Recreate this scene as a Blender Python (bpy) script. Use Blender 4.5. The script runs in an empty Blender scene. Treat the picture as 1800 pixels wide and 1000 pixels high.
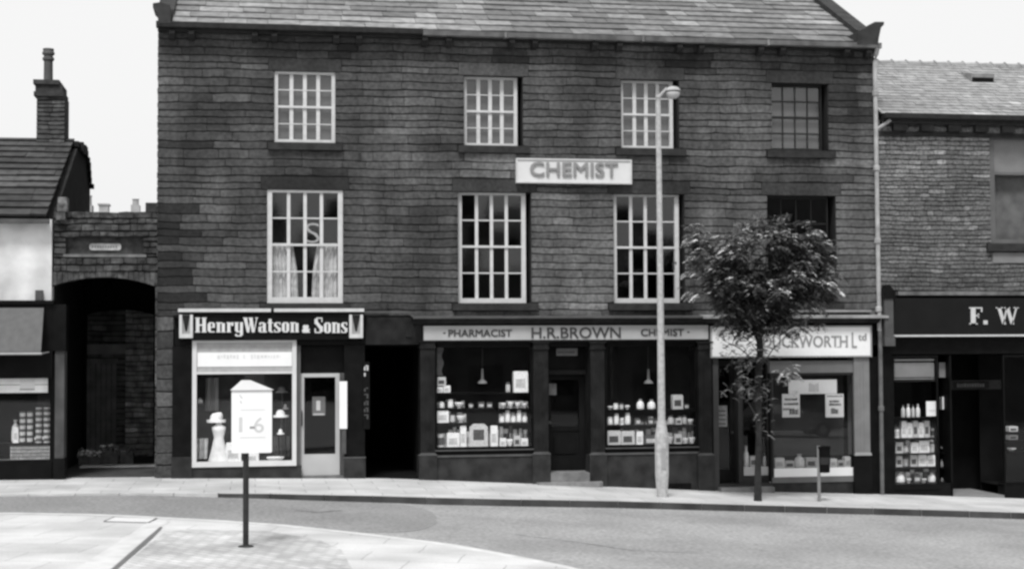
import bpy, math, random
import numpy as np
from mathutils import Vector, Matrix

SC = bpy.context.scene
COL = SC.collection
rad = math.radians

# ------------------------------------------------------------------ camera
YAW, PITCH, ROLL, FPX, DIST, EYE = rad(9.44), rad(2.258), rad(-0.29), 2700.0, 31.0, 2.64
def _basis():
    cy, sy, cp, sp = math.cos(YAW), math.sin(YAW), math.cos(PITCH), math.sin(PITCH)
    w = Vector((sy * cp, cy * cp, sp)); r = Vector((cy, -sy, 0)); u = r.cross(w)
    cr, sr = math.cos(ROLL), math.sin(ROLL)
    return cr * r + sr * u, -sr * r + cr * u, w
CR, CU, CW = _basis()
CPOS = Vector((0, -DIST, EYE))
cd = bpy.data.cameras.new('camera'); cam = bpy.data.objects.new('camera', cd); COL.objects.link(cam)
m = Matrix((CR, CU, -CW)).transposed().to_4x4(); m.translation = CPOS
cam.matrix_world = m
cd.sensor_fit = 'HORIZONTAL'; cd.sensor_width = 36.0; cd.lens = 36.0 * FPX / 1800.0
cd.clip_start = 0.1; cd.clip_end = 2000
SC.camera = cam

# ------------------------------------------------------------------ light (overcast, black and white film)
SUN_EL, SUN_AZ = rad(58), rad(200)
world = bpy.data.worlds.new('World'); SC.world = world; world.use_nodes = True
nt = world.node_tree; nt.nodes.clear()
sky = nt.nodes.new('ShaderNodeTexSky'); sky.sky_type = 'NISHITA'; sky.sun_disc = False
sky.sun_elevation = SUN_EL; sky.sun_rotation = SUN_AZ
sky.air_density = 1.6; sky.dust_density = 6.0; sky.ozone_density = 0.5
bw = nt.nodes.new('ShaderNodeRGBToBW'); bg = nt.nodes.new('ShaderNodeBackground'); wo = nt.nodes.new('ShaderNodeOutputWorld')
cloud = nt.nodes.new('ShaderNodeMixRGB'); cloud.inputs[0].default_value = .85; cloud.inputs[2].default_value = (5.9, 5.9, 5.9, 1)      # thick even cloud over the clear sky
nt.links.new(sky.outputs[0], bw.inputs[0]); nt.links.new(bw.outputs[0], cloud.inputs[1]); nt.links.new(cloud.outputs[0], bg.inputs[0]); nt.links.new(bg.outputs[0], wo.inputs[0])
bg.inputs[1].default_value = 0.12
ld = bpy.data.lights.new('sun', 'SUN'); ld.energy = 2.3; ld.angle = rad(14); ld.color = (1, 1, 1)
sun = bpy.data.objects.new('sun', ld); COL.objects.link(sun)
sd = Vector((math.sin(SUN_AZ) * math.cos(SUN_EL), math.cos(SUN_AZ) * math.cos(SUN_EL), math.sin(SUN_EL)))
sun.location = sd * 60; sun.rotation_euler = sd.to_track_quat('Z', 'Y').to_euler()
SC.view_settings.view_transform = 'Standard'; SC.view_settings.look = 'None'
SC.view_settings.gamma = 1; SC.view_settings.exposure = 0.5
SC.render.engine = 'CYCLES'
SC.cycles.filter_width = 2.7
SC.cycles.max_bounces = 6; SC.cycles.transparent_max_bounces = 12

# ------------------------------------------------------------------ measuring
def U(px, py, Y=0.0):
    d = CW * FPX + CR * (px - 900) + CU * (500 - py)
    t = (DIST + Y) / d.y
    return d.x * t, EYE + d.z * t
def RC(a, b, c, d, Y=0.0):
    ym, xm = (b + d) / 2, (a + c) / 2
    return U(a, ym, Y)[0], U(c, ym, Y)[0], U(xm, d, Y)[1], U(xm, b, Y)[1]      # x0,x1,z0,z1
_zx = [-60, -30, -1.94, 2.36, 3.22, 5.72, 9.33, 13.06, 20, 60]
_zz = [.5, .3, .07, -.01, -.05, -.19, -.40, -.55, -.9, -2.2]
_gx = np.arange(-60, 60.01, .5); _gz = np.interp(_gx, _zx, _zz)
def zg(x): return float(np.interp(x, _gx, _gz))
def interp(x, pts):
    return float(np.interp(x, [p[0] for p in pts], [p[1] for p in pts]))
KERB = [(-60, -3.0), (-4.1, -3.12), (-1.5, -3.2), (0, -3.28), (1.1, -3.55), (1.9, -3.75), (3, -3.9), (4.5, -3.72), (6.6, -3.3), (9.3, -3.05), (11.2, -3.15), (13, -3.35), (20, -3.4), (60, -3.0)]
ISL = [(-60, -5.6), (-10, -5.7), (-3.68, -6.14), (-2.6, -6.45), (-1.54, -6.96), (-.43, -7.55), (.4, -8.11), (1.49, -9.21), (2.62, -10.48), (3.23, -11.4), (3.79, -12.34), (4.5, -14.0), (5.1, -16.5), (5.4, -20.0)]

# ------------------------------------------------------------------ materials
_m = {}
def mat(name, g, var=.12, scale=3.0, rough=.8, bump=.25, bscale=45, tint=False, spec=.3, stain=0, sscale=.5, streak=0):
    if name in _m: return _m[name]
    M = bpy.data.materials.new(name); M.use_nodes = True; n = M.node_tree; L = n.links
    b = n.nodes['Principled BSDF']; b.inputs['Roughness'].default_value = rough
    b.inputs['Specular IOR Level'].default_value = spec
    tc = n.nodes.new('ShaderNodeTexCoord')
    def noise(s, d=4, vec=None):
        q = n.nodes.new('ShaderNodeTexNoise'); q.inputs['Scale'].default_value = s; q.inputs['Detail'].default_value = d
        L.new(vec or tc.outputs['Object'], q.inputs['Vector']); return q.outputs[0]
    def mr(src, a, c, f0=.3, f1=.7):
        q = n.nodes.new('ShaderNodeMapRange'); L.new(src, q.inputs[0])
        for i, v in enumerate((f0, f1, a, c)): q.inputs[i + 1].default_value = v
        return q.outputs[0]
    def mul(a, c):
        q = n.nodes.new('ShaderNodeMath'); q.operation = 'MULTIPLY'
        for i, v in enumerate((a, c)):
            if isinstance(v, (int, float)): q.inputs[i].default_value = v
            else: L.new(v, q.inputs[i])
        return q.outputs[0]
    v = mul(mr(noise(scale), 1 - var, 1 + var), g)
    if tint:
        at = n.nodes.new('ShaderNodeAttribute'); at.attribute_name = 'tint'; v = mul(v, at.outputs['Fac'])
    if stain: v = mul(v, mr(noise(sscale, 5), 1 - stain, 1 + stain * .5, .38, .62))
    if streak:
        mp = n.nodes.new('ShaderNodeMapping'); L.new(tc.outputs['Object'], mp.inputs[0]); mp.inputs['Scale'].default_value = (2.2, 2.2, .25)
        v = mul(v, mr(noise(1.0, 4, mp.outputs[0]), 1 - streak, 1 + streak * .4))
    L.new(v, b.inputs['Base Color'])
    if bump:
        bp = n.nodes.new('ShaderNodeBump'); bp.inputs['Strength'].default_value = bump; bp.inputs['Distance'].default_value = .01
        L.new(noise(bscale, 5), bp.inputs['Height']); L.new(bp.outputs[0], b.inputs['Normal'])
    _m[name] = M; return M
def glass_mat(name, k=1.0, rough=0.0, clear=.9):
    if name in _m: return _m[name]
    M = bpy.data.materials.new(name); M.use_nodes = True; n = M.node_tree; n.nodes.clear(); L = n.links
    o = n.nodes.new('ShaderNodeOutputMaterial'); mx = n.nodes.new('ShaderNodeMixShader')
    t = n.nodes.new('ShaderNodeBsdfTransparent'); t.inputs[0].default_value = (clear, clear, clear, 1)
    gl = n.nodes.new('ShaderNodeBsdfGlossy'); gl.inputs['Roughness'].default_value = rough
    lw = n.nodes.new('ShaderNodeLayerWeight'); lw.inputs[0].default_value = .5                      # Schlick, the same from both sides of the pane
    pw = n.nodes.new('ShaderNodeMath'); pw.operation = 'POWER'; pw.inputs[1].default_value = 5; L.new(lw.outputs['Facing'], pw.inputs[0])
    fr = n.nodes.new('ShaderNodeMath'); fr.operation = 'MULTIPLY_ADD'; fr.inputs[1].default_value = .96; fr.inputs[2].default_value = .04; L.new(pw.outputs[0], fr.inputs[0])
    mu = n.nodes.new('ShaderNodeMath'); mu.operation = 'MULTIPLY'; mu.inputs[1].default_value = k; mu.use_clamp = True
    L.new(fr.outputs[0], mu.inputs[0]); L.new(mu.outputs[0], mx.inputs[0])
    L.new(t.outputs[0], mx.inputs[1]); L.new(gl.outputs[0], mx.inputs[2]); L.new(mx.outputs[0], o.inputs[0])
    _m[name] = M; return M
def paving_mat(name, g, bw_, bh, mortar, joint, var=.15, msize=.02, rot=0, rough=.85, bump=.5, stain=.15):
    if name in _m: return _m[name]
    M = bpy.data.materials.new(name); M.use_nodes = True; n = M.node_tree; L = n.links
    b = n.nodes['Principled BSDF']; b.inputs['Roughness'].default_value = rough; b.inputs['Specular IOR Level'].default_value = .2
    tc = n.nodes.new('ShaderNodeTexCoord'); mp = n.nodes.new('ShaderNodeMapping'); L.new(tc.outputs['Object'], mp.inputs[0])
    mp.inputs['Rotation'].default_value = (0, 0, rot)
    nz = n.nodes.new('ShaderNodeTexNoise'); nz.inputs['Scale'].default_value = 2.5; L.new(tc.outputs['Object'], nz.inputs['Vector'])
    vm = n.nodes.new('ShaderNodeMixRGB'); vm.blend_type = 'ADD'; vm.inputs[0].default_value = .05
    L.new(mp.outputs[0], vm.inputs[1]); L.new(nz.outputs['Color'], vm.inputs[2])
    br = n.nodes.new('ShaderNodeTexBrick'); L.new(vm.outputs[0], br.inputs['Vector'])
    br.inputs['Scale'].default_value = 1; br.inputs['Brick Width'].default_value = bw_; br.inputs['Row Height'].default_value = bh
    br.inputs['Mortar Size'].default_value = msize; br.inputs['Mortar Smooth'].default_value = .5
    c = lambda v: (v, v, v, 1)
    br.inputs['Color1'].default_value = c(g * (1 + var)); br.inputs['Color2'].default_value = c(g * (1 - var)); br.inputs['Mortar'].default_value = c(mortar)
    n2 = n.nodes.new('ShaderNodeTexNoise'); n2.inputs['Scale'].default_value = .7; n2.inputs['Detail'].default_value = 6; L.new(tc.outputs['Object'], n2.inputs['Vector'])
    mr = n.nodes.new('ShaderNodeMapRange'); L.new(n2.outputs[0], mr.inputs[0])
    for i, v in enumerate((.35, .65, 1 - stain, 1 + stain)): mr.inputs[i + 1].default_value = v
    n3 = n.nodes.new('ShaderNodeTexNoise'); n3.inputs['Scale'].default_value = 60; L.new(tc.outputs['Object'], n3.inputs['Vector'])
    mr3 = n.nodes.new('ShaderNodeMapRange'); L.new(n3.outputs[0], mr3.inputs[0])
    for i, v in enumerate((.3, .7, .9, 1.1)): mr3.inputs[i + 1].default_value = v
    mu = n.nodes.new('ShaderNodeMixRGB'); mu.blend_type = 'MULTIPLY'; mu.inputs[0].default_value = 1
    L.new(br.outputs[0], mu.inputs[1]); L.new(mr.outputs[0], mu.inputs[2])
    mu2 = n.nodes.new('ShaderNodeMixRGB'); mu2.blend_type = 'MULTIPLY'; mu2.inputs[0].default_value = 1
    L.new(mu.outputs[0], mu2.inputs[1]); L.new(mr3.outputs[0], mu2.inputs[2])
    L.new(mu2.outputs[0], b.inputs['Base Color'])
    bp = n.nodes.new('ShaderNodeBump'); bp.invert = True; bp.inputs['Strength'].default_value = bump; bp.inputs['Distance'].default_value = .015
    L.new(br.outputs['Fac'], bp.inputs['Height']); L.new(bp.outputs[0], b.inputs['Normal'])
    _m[name] = M; return M

STONE = mat('sooty_gritstone', .088, var=.36, scale=13, rough=.9, bump=1.0, bscale=40, tint=True, stain=.45, sscale=.55, streak=.3)
MORTAR = mat('dark_mortar', .022, var=.3, bump=.4)
BRICKST = mat('small_coursed_stone', .122, var=.5, scale=18, rough=.9, bump=.9, bscale=35, tint=True, stain=.25, sscale=.6)
RUBBLE = mat('rough_rubble_stone', .062, var=.7, scale=9, rough=.95, bump=1, bscale=22, tint=True, stain=.4, sscale=1.0)
SLATE = mat('stone_slates', .17, var=.3, scale=6, rough=.75, bump=.6, bscale=30, tint=True, stain=.22, sscale=.5)
SLATE_PALE = mat('pale_small_slates', .25, var=.25, scale=6, rough=.7, bump=.5, tint=True, stain=.12, sscale=.9)
SLATE_DARK = mat('dark_stone_slates', .055, var=.35, scale=6, rough=.85, bump=.6, tint=True, stain=.3, sscale=.8)
SILL = mat('sooty_sill_stone', .022, var=.4, scale=7, bump=.6)
COPE = mat('coping_stone', .028, var=.4, scale=5, bump=.8)
WHITE = mat('old_white_paint', .52, var=.08, scale=8, rough=.5, bump=.15)
CREAM = mat('cream_paint', .5, var=.08, scale=6, rough=.5, bump=.1)
GREYP = mat('grey_paint', .3, var=.12, scale=6, rough=.5, bump=.15)
MIDP = mat('mid_grey_paint', .07, var=.2, scale=5, rough=.5, bump=.2)
DARKP = mat('dark_gloss_paint', .006, var=.3, scale=5, rough=.45, bump=.1, spec=.08)
DARKW = mat('dark_pilaster_paint', .014, var=.45, scale=5, rough=.5, bump=.2, spec=.12)
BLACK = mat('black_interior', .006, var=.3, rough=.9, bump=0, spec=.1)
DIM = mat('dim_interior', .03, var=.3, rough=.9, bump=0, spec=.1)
STALL = mat('stall_riser_stone', .02, var=.6, scale=4, rough=.6, bump=.4)
STEPM = mat('worn_step_stone', .2, var=.25, scale=6, bump=.4)
BOARDW = mat('white_sign_board', .78, var=.03, scale=3, rough=.45, bump=.05)
LETG = mat('grey_letters', .2, var=.15, rough=.5, bump=0)
LETD = mat('dark_letters', .05, var=.15, rough=.5, bump=0)
LETF = mat('faded_letters', .62, var=.1, rough=.6, bump=0)
LETW = mat('pale_letters', .6, var=.1, rough=.5, bump=0)
CONC = mat('pale_concrete', .42, var=.12, scale=12, rough=.85, bump=.4)
IRON = mat('dark_iron', .02, var=.4, scale=9, rough=.6, bump=.3)
GLASS = glass_mat('shop_glass', .6, clear=1.0)
OLDGLASS = glass_mat('old_window_glass', 2.3, .045)
CURT = mat('curtain_cloth', .6, var=.25, scale=9, rough=.95, bump=.3)
BLIND = mat('grey_blind', .12, var=.1, scale=3, rough=.9, bump=.1)
RENDERW = mat('stained_white_render', .62, var=.15, scale=2.5, rough=.9, bump=.3, stain=.15, sscale=1.2)
AWN = mat('grey_canvas', .105, var=.1, scale=8, rough=.9, bump=.2)

# ------------------------------------------------------------------ mesh builder
class MB:
    def __init__(s): s.v = []; s.f = []; s.t = []; s.k = []
    def face(s, pts, tint=1.0, k=0):
        i = len(s.v); s.v += [tuple(p) for p in pts]; s.f.append(tuple(range(i, i + len(pts)))); s.t.append(tint); s.k.append(k)
    def box(s, x0, x1, y0, y1, z0, z1, tint=1.0, k=0):
        i = len(s.v)
        s.v += [(x, y, z) for z in (z0, z1) for y in (y0, y1) for x in (x0, x1)]
        for q in ((0, 2, 3, 1), (4, 5, 7, 6), (0, 1, 5, 4), (2, 6, 7, 3), (0, 4, 6, 2), (1, 3, 7, 5)):
            s.f.append(tuple(i + j for j in q)); s.t.append(tint); s.k.append(k)
        return s
    def lathe(s, c, prof, n=14, k=0, tint=1.0, sx=1, sy=1):
        i = len(s.v); m_ = len(prof)
        for r, z in prof:
            for a in range(n):
                t = 2 * math.pi * a / n
                s.v.append((c[0] + r * math.cos(t) * sx, c[1] + r * math.sin(t) * sy, c[2] + z))
        for j in range(m_ - 1):
            for a in range(n):
                b = (a + 1) % n
                s.f.append((i + j * n + a, i + j * n + b, i + (j + 1) * n + b, i + (j + 1) * n + a)); s.t.append(tint); s.k.append(k)
        s.f.append(tuple(i + a for a in reversed(range(n)))); s.t.append(tint); s.k.append(k)
        s.f.append(tuple(i + (m_ - 1) * n + a for a in range(n))); s.t.append(tint); s.k.append(k)
        return s
    def tube(s, pts, rads, n=8, k=0, tint=1.0):
        i = len(s.v); N = len(pts); P = [Vector(p) for p in pts]
        for j, p in enumerate(P):
            d = (P[min(j + 1, N - 1)] - P[max(j - 1, 0)]).normalized()
            a = d.orthogonal().normalized() if abs(d.z) < .98 else Vector((1, 0, 0)); a = (a - d * a.dot(d)).normalized(); b = d.cross(a)
            r = rads[j] if hasattr(rads, '__len__') else rads
            for q in range(n):
                t = 2 * math.pi * q / n; w = p + a * r * math.cos(t) + b * r * math.sin(t); s.v.append(tuple(w))
        for j in range(N - 1):
            for q in range(n):
                w = (q + 1) % n
                s.f.append((i + j * n + q, i + j * n + w, i + (j + 1) * n + w, i + (j + 1) * n + q)); s.t.append(tint); s.k.append(k)
        s.f.append(tuple(i + a for a in reversed(range(n)))); s.t.append(tint); s.k.append(k)
        s.f.append(tuple(i + (N - 1) * n + a for a in range(n))); s.t.append(tint); s.k.append(k)
        return s
    def prism(s, poly, y0, y1, k=0, tint=1.0, axis='y'):
        def P(a, b, y): return (a, y, b) if axis == 'y' else ((y, a, b) if axis == 'x' else (a, b, y))
        s.face([P(a, b, y0) for a, b in poly], tint, k); s.face([P(a, b, y1) for a, b in reversed(poly)], tint, k)
        n = len(poly)
        for j in range(n):
            a, b = poly[j], poly[(j + 1) % n]
            s.face([P(*a, y0), P(*a, y1), P(*b, y1), P(*b, y0)], tint, k)
        return s
    def build(s, name, mats, parent=None, origin=None, smooth=False):
        if not isinstance(mats, (list, tuple)): mats = [mats]
        me = bpy.data.meshes.new(name)
        o_ = Vector(origin) if origin is not None else (world_of(parent) if parent else base_of(s.v))
        me.from_pydata([tuple(Vector(v) - o_) for v in s.v], [], s.f)
        for mm in mats: me.materials.append(mm)
        me.polygons.foreach_set('material_index', s.k)
        at = me.attributes.new('tint', 'FLOAT', 'FACE'); at.data.foreach_set('value', s.t)
        if smooth: me.polygons.foreach_set('use_smooth', [True] * len(s.f))
        me.validate()
        import bmesh
        bm = bmesh.new(); bm.from_mesh(me); bmesh.ops.recalc_face_normals(bm, faces=bm.faces); bm.to_mesh(me); bm.free()
        ob = bpy.data.objects.new(name, me); COL.objects.link(ob)
        if parent: ob.parent = parent; ob.location = o_ - world_of(parent)
        else: ob.location = o_
        return ob
def base_of(vs):
    a = np.array(vs); return Vector(((a[:, 0].min() + a[:, 0].max()) / 2, (a[:, 1].min() + a[:, 1].max()) / 2, a[:, 2].min()))
def world_of(o):
    v = Vector((0, 0, 0))
    while o: v = v + Vector(o.location); o = o.parent
    return v
def box(name, x0, x1, y0, y1, z0, z1, mt, parent=None): return MB().box(x0, x1, y0, y1, z0, z1).build(name, mt, parent)
def thing(name, label, cat, loc, group=None):
    o = bpy.data.objects.new(name, None); COL.objects.link(o); o.location = loc; o.empty_display_size = .1
    return tag(o, label, cat, group)
def tag(o, label, cat, group=None):
    o['label'] = label; o['category'] = cat
    if group: o['group'] = group
    return o
def struct(o): o['kind'] = 'structure'; return o
def lettering(txt, x0, x1, z0, z1, Y, mt, parent, bold=0.0, thick=.012, name='lettering', shear=0, heavy=None):
    """heavy=(dx,dz): fattens the strokes by laying stepped copies side by side"""
    cu = bpy.data.curves.new('t', 'FONT'); cu.body = txt; cu.offset = bold; cu.extrude = 0.0; cu.shear = shear
    cu.resolution_u = 3
    ob = bpy.data.objects.new('t', cu); COL.objects.link(ob)
    bpy.context.view_layer.update()
    me = bpy.data.meshes.new_from_object(ob)
    bpy.data.objects.remove(ob); bpy.data.curves.remove(cu)
    V = np.array([v.co[:2] for v in me.vertices]); mn, mx = V.min(0), V.max(0)
    mb = MB()
    def T(p, y):
        a = (p[0] - mn[0]) / (mx[0] - mn[0]); b = (p[1] - mn[1]) / (mx[1] - mn[1])
        return (x0 + a * (x1 - x0), y, z0 + b * (z1 - z0))
    hx, hz = heavy or (0, 0); x0 += hx; x1 -= hx; z0 += hz; z1 -= hz
    for k, (ux, uz) in enumerate(((-1, -1), (1, 1), (-1, 1), (1, -1), (-.4, 0), (.4, 0)) if heavy else ()):
        for p in me.polygons:
            mb.face([(q[0] + ux * hx, q[1], q[2] + uz * hz) for q in (T(me.vertices[i].co, Y - thick - .0012 * (k + 1)) for i in p.vertices)])
    for p in me.polygons:
        mb.face([T(me.vertices[i].co, Y - thick) for i in p.vertices])
    # sides from boundary edges
    from collections import Counter
    cnt = Counter(tuple(sorted(e)) for p in me.polygons for e in p.edge_keys)
    for (a, b), c in cnt.items():
        if c == 1:
            A, B = me.vertices[a].co, me.vertices[b].co
            mb.face([T(A, Y - thick), T(B, Y - thick), T(B, Y), T(A, Y)])
    bpy.data.meshes.remove(me)
    ob = mb.build(name, mt, parent)
    return ob

# ------------------------------------------------------------------ ground
def strip(name, fy0, fy1, xs, zf, mt, side=0.0):
    mb = MB()
    for a, b in zip(xs[:-1], xs[1:]):
        mb.face([(a, fy0(a), zf(a)), (b, fy0(b), zf(b)), (b, fy1(b), zf(b)), (a, fy1(a), zf(a))])
        if side: mb.face([(a, fy0(a), zf(a)), (b, fy0(b), zf(b)), (b, fy0(b), zf(b) - side), (a, fy0(a), zf(a) - side)])
    return struct(mb.build(name, mt, origin=(0, 0, 0)))
PAVE = paving_mat('flagstones', .45, .9, .62, .27, 0, var=.07, msize=.010, stain=.18)
SLABS = paving_mat('island_slabs', .47, 1.2, .8, .3, 0, var=.06, msize=.009, rot=.25, stain=.17)
SETTS = paving_mat('worn_setts', .43, .24, .13, .29, 0, var=.16, msize=.016, rot=.9, stain=.22, bump=.5)
ROAD = mat('road_asphalt', .275, var=.26, scale=16, rough=.9, bump=.5, bscale=90, stain=.16, sscale=.5)
ROADP = mat('dark_asphalt', .225, var=.26, scale=16, rough=.9, bump=.5, bscale=140, stain=.12, sscale=.5)
KST = mat('kerb_stone', .33, var=.2, scale=3, rough=.85, bump=.3)
xs = [x for x in np.arange(-60, 60.01, .5)]
_kh = np.interp(_gx, [-2, -.2, 1, 3], [.03, .08, .10, .12])
KH = lambda x: float(np.interp(x, _gx, _kh))
g_ = MB()
gx = [-400, -60] + [float(x) for x in np.arange(-55, 60, 5)] + [60, 400]
for a, b in zip(gx[:-1], gx[1:]):
    g_.face([(a, -400, zg(a) - .3), (b, -400, zg(b) - .3), (b, 400, zg(b) - .3), (a, 400, zg(a) - .3)])
struct(g_.build('ground', mat('rough_ground', .12, stain=.3), origin=(0, 0, 0)))
strip('road', lambda x: -60, lambda x: interp(x, KERB) + .05, xs, lambda x: zg(x) - KH(x), ROAD)
strip('pavement', lambda x: interp(x, KERB) + .14, lambda x: 11.0, xs, zg, PAVE)
kb = MB(); x = -59.9
while x < 59:
    w = random.Random(int(x * 10)).uniform(.75, .95); a, b = x + .006, x + w - .006; mid = (a + b) / 2
    y0a, y0b = interp(a, KERB), interp(b, KERB)
    for (p, q) in ((a, b),):
        za, zb = zg(p) + .004, zg(q) + .004; h = .2
        i = len(kb.v); tt = random.Random(int(x * 7)).uniform(.85, 1.12)
        kb.face([(p, y0a, za), (q, y0b, zb), (q, y0b + .139, zb), (p, y0a + .139, za)], tt)
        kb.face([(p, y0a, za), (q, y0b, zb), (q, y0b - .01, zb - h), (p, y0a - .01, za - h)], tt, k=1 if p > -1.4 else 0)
        kb.face([(p, y0a, za), (p, y0a + .139, za), (p, y0a + .139, za - h), (p, y0a, za - h)], tt)
        kb.face([(q, y0b, zb), (q, y0b + .139, zb), (q, y0b + .139, zb - h), (q, y0b, zb - h)], tt)
    x += w
KST2 = mat('kerb_stones', .44, var=.12, scale=3, rough=.85, bump=.3, tint=True)
struct(kb.build('kerb', [KST2, mat('shaded_kerb_face', .05, var=.4, scale=2, tint=True)], origin=(0, 0, 0)))  # second material darkens the road-side face, its shadow put into the colour
xi = [x for x in np.arange(-60, 5.41, .2)]
strip('island_pavement', lambda x: -45.0, lambda x: interp(x, ISL), xi, zg, SLABS)
# island kerb along its curved edge
ik = MB(); pts = []
for a, b in zip(ISL[1:-1], ISL[2:]):
    n_ = max(2, int(math.hypot(b[0] - a[0], b[1] - a[1]) / .45))
    for j in range(n_): t = j / n_; pts.append((a[0] + (b[0] - a[0]) * t, a[1] + (b[1] - a[1]) * t))
pts.append(ISL[-1]); pts += [(5.4, -45)]
for (x0, y0), (x1, y1) in zip(pts[:-1], pts[1:]):
    d = Vector((x1 - x0, y1 - y0, 0)).normalized(); nn = Vector((-d.y, d.x, 0)) * -.17
    za, zb = zg(x0) + .006, zg(x1) + .006
    A = [(x0, y0, za), (x1, y1, zb), (x1 + nn.x, y1 + nn.y, zb), (x0 + nn.x, y0 + nn.y, za)]
    A = A if nn.y < 0 or abs(nn.y) < 1e-6 else A
    ik.face(A); ik.face([(x0, y0, za), (x1, y1, zb), (x1, y1, zb - .2), (x0, y0, za - .2)])
struct(ik.build('island_kerb', mat('pale_kerb', .52, var=.14, scale=4, bump=.2), origin=(0, 0, 0)))
# setts area of the island and diagonal channel
def GP(px, py, dz=0):
    d = CW * FPX + CR * (px - 900) + CU * (500 - py); z = 0
    for _ in range(40): t = (z - EYE) / d.z; q = CPOS + d * t; z = zg(q.x) + dz
    return Vector((q.x, q.y, z))
def sheet(name, pix, dz, mt, mode='px'):
    P = [GP(a, b, dz) for a, b in pix]; mb = MB()
    import bmesh
    xsn = sorted(set([round(p.x, 3) for p in P] + [x for x in _gx if min(p.x for p in P) < x < max(p.x for p in P)]))
    poly = [(p.x, p.y) for p in P]
    def span(x):
        ys = []
        for (ax, ay), (bx, by) in zip(poly, poly[1:] + poly[:1]):
            if abs(ax - bx) > 1e-9 and min(ax, bx) <= x <= max(ax, bx): ys.append(ay + (by - ay) * (x - ax) / (bx - ax))
        return min(ys), max(ys)
    xx = []
    for a, b in zip(xsn[:-1], xsn[1:]):
        n = max(1, int((b - a) / .25)); xx += [a + (b - a) * j / n for j in range(n)]
    xx.append(xsn[-1]); xx[0] += .002; xx[-1] -= .002
    for a, b in zip(xx[:-1], xx[1:]):
        a0, a1 = span(a); b0, b1 = span(b)
        mb.face([(a, a0, zg(a) + dz), (b, b0, zg(b) + dz), (b, b1, zg(b) + dz), (a, a1, zg(a) + dz)])
    return struct(mb.build(name, mt, origin=(0, 0, 0)))
sheet('setts_paving', [(196, 1010), (290, 934), (330, 930), (470, 933), (560, 948), (600, 965), (625, 1010)], .004, SETTS)
sheet('channel_joint', [(186, 1008), (262, 942), (281, 925), (286, 926), (268, 945), (196, 1008)], .008, mat('dark_joint', .13, bump=.3))
sheet('path_edge', [(118, 1008), (225, 941), (262, 915), (300, 915), (284, 924), (262, 941), (186, 1007)], .004, mat('pale_edge_stone', .5, var=.12, bump=.2))
# dark resurfaced asphalt with rounded end
dk = MB(); X1 = 2.9; cols = [-60 + .5 * i for i in range(120)] + [round(i * .1, 3) for i in range(0, 30)]
for a, b in zip(cols[:-1], cols[1:]):
    def lo(x):
        yk = interp(x, KERB) - .02; yi = interp(x, ISL) + .06 if x < 1.2 else interp(1.2, ISL) + .06 + (x - 1.2) * .55
        yi = max(yi, -8.2)
        c = (yk + yi) / 2; h = (yk - yi) / 2
        e = 1 if x < X1 - 1 else math.sqrt(max(0, 1 - ((x - X1 + 1)) ** 2))
        return c - h * e, yk - (1 - e) * h * .6
    (a0, a1), (b0, b1) = lo(a), lo(b)
    dk.face([(a, a0, zg(a) - KH(a) + .004), (b, b0, zg(b) - KH(b) + .004), (b, b1, zg(b) - KH(b) + .004), (a, a1, zg(a) - KH(a) + .004)])
struct(dk.build('asphalt_patch', ROADP, origin=(0, 0, 0)))

SEAM = mat('tar_seam', .13, var=.4, scale=6, rough=.7)
def seam(pix, w):
    mb = MB(); P = [GP(a, b, 0) for a, b in pix]; Q = []
    for a, b in zip(P[:-1], P[1:]):
        n = max(2, int((b - a).length / .2)); Q += [a.lerp(b, i / n) for i in range(n)]
    Q.append(P[-1]); rr = random.Random(len(Q))
    for a, b in zip(Q[:-1], Q[1:]):
        d = (b - a); nrm = Vector((-d.y, d.x, 0)).normalized() * w * rr.uniform(.5, 1.2)
        mb.face([(p.x, p.y, zg(p.x) - KH(p.x) + .007) for p in (a - nrm, b - nrm, b + nrm, a + nrm)])
    return struct(mb.build('road_seam', SEAM, origin=(0, 0, 0)))
seam([(905, 925), (1010, 938), (1110, 952), (1230, 957)], .012)
seam([(520, 887), (560, 890), (600, 886)], .05)

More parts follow.
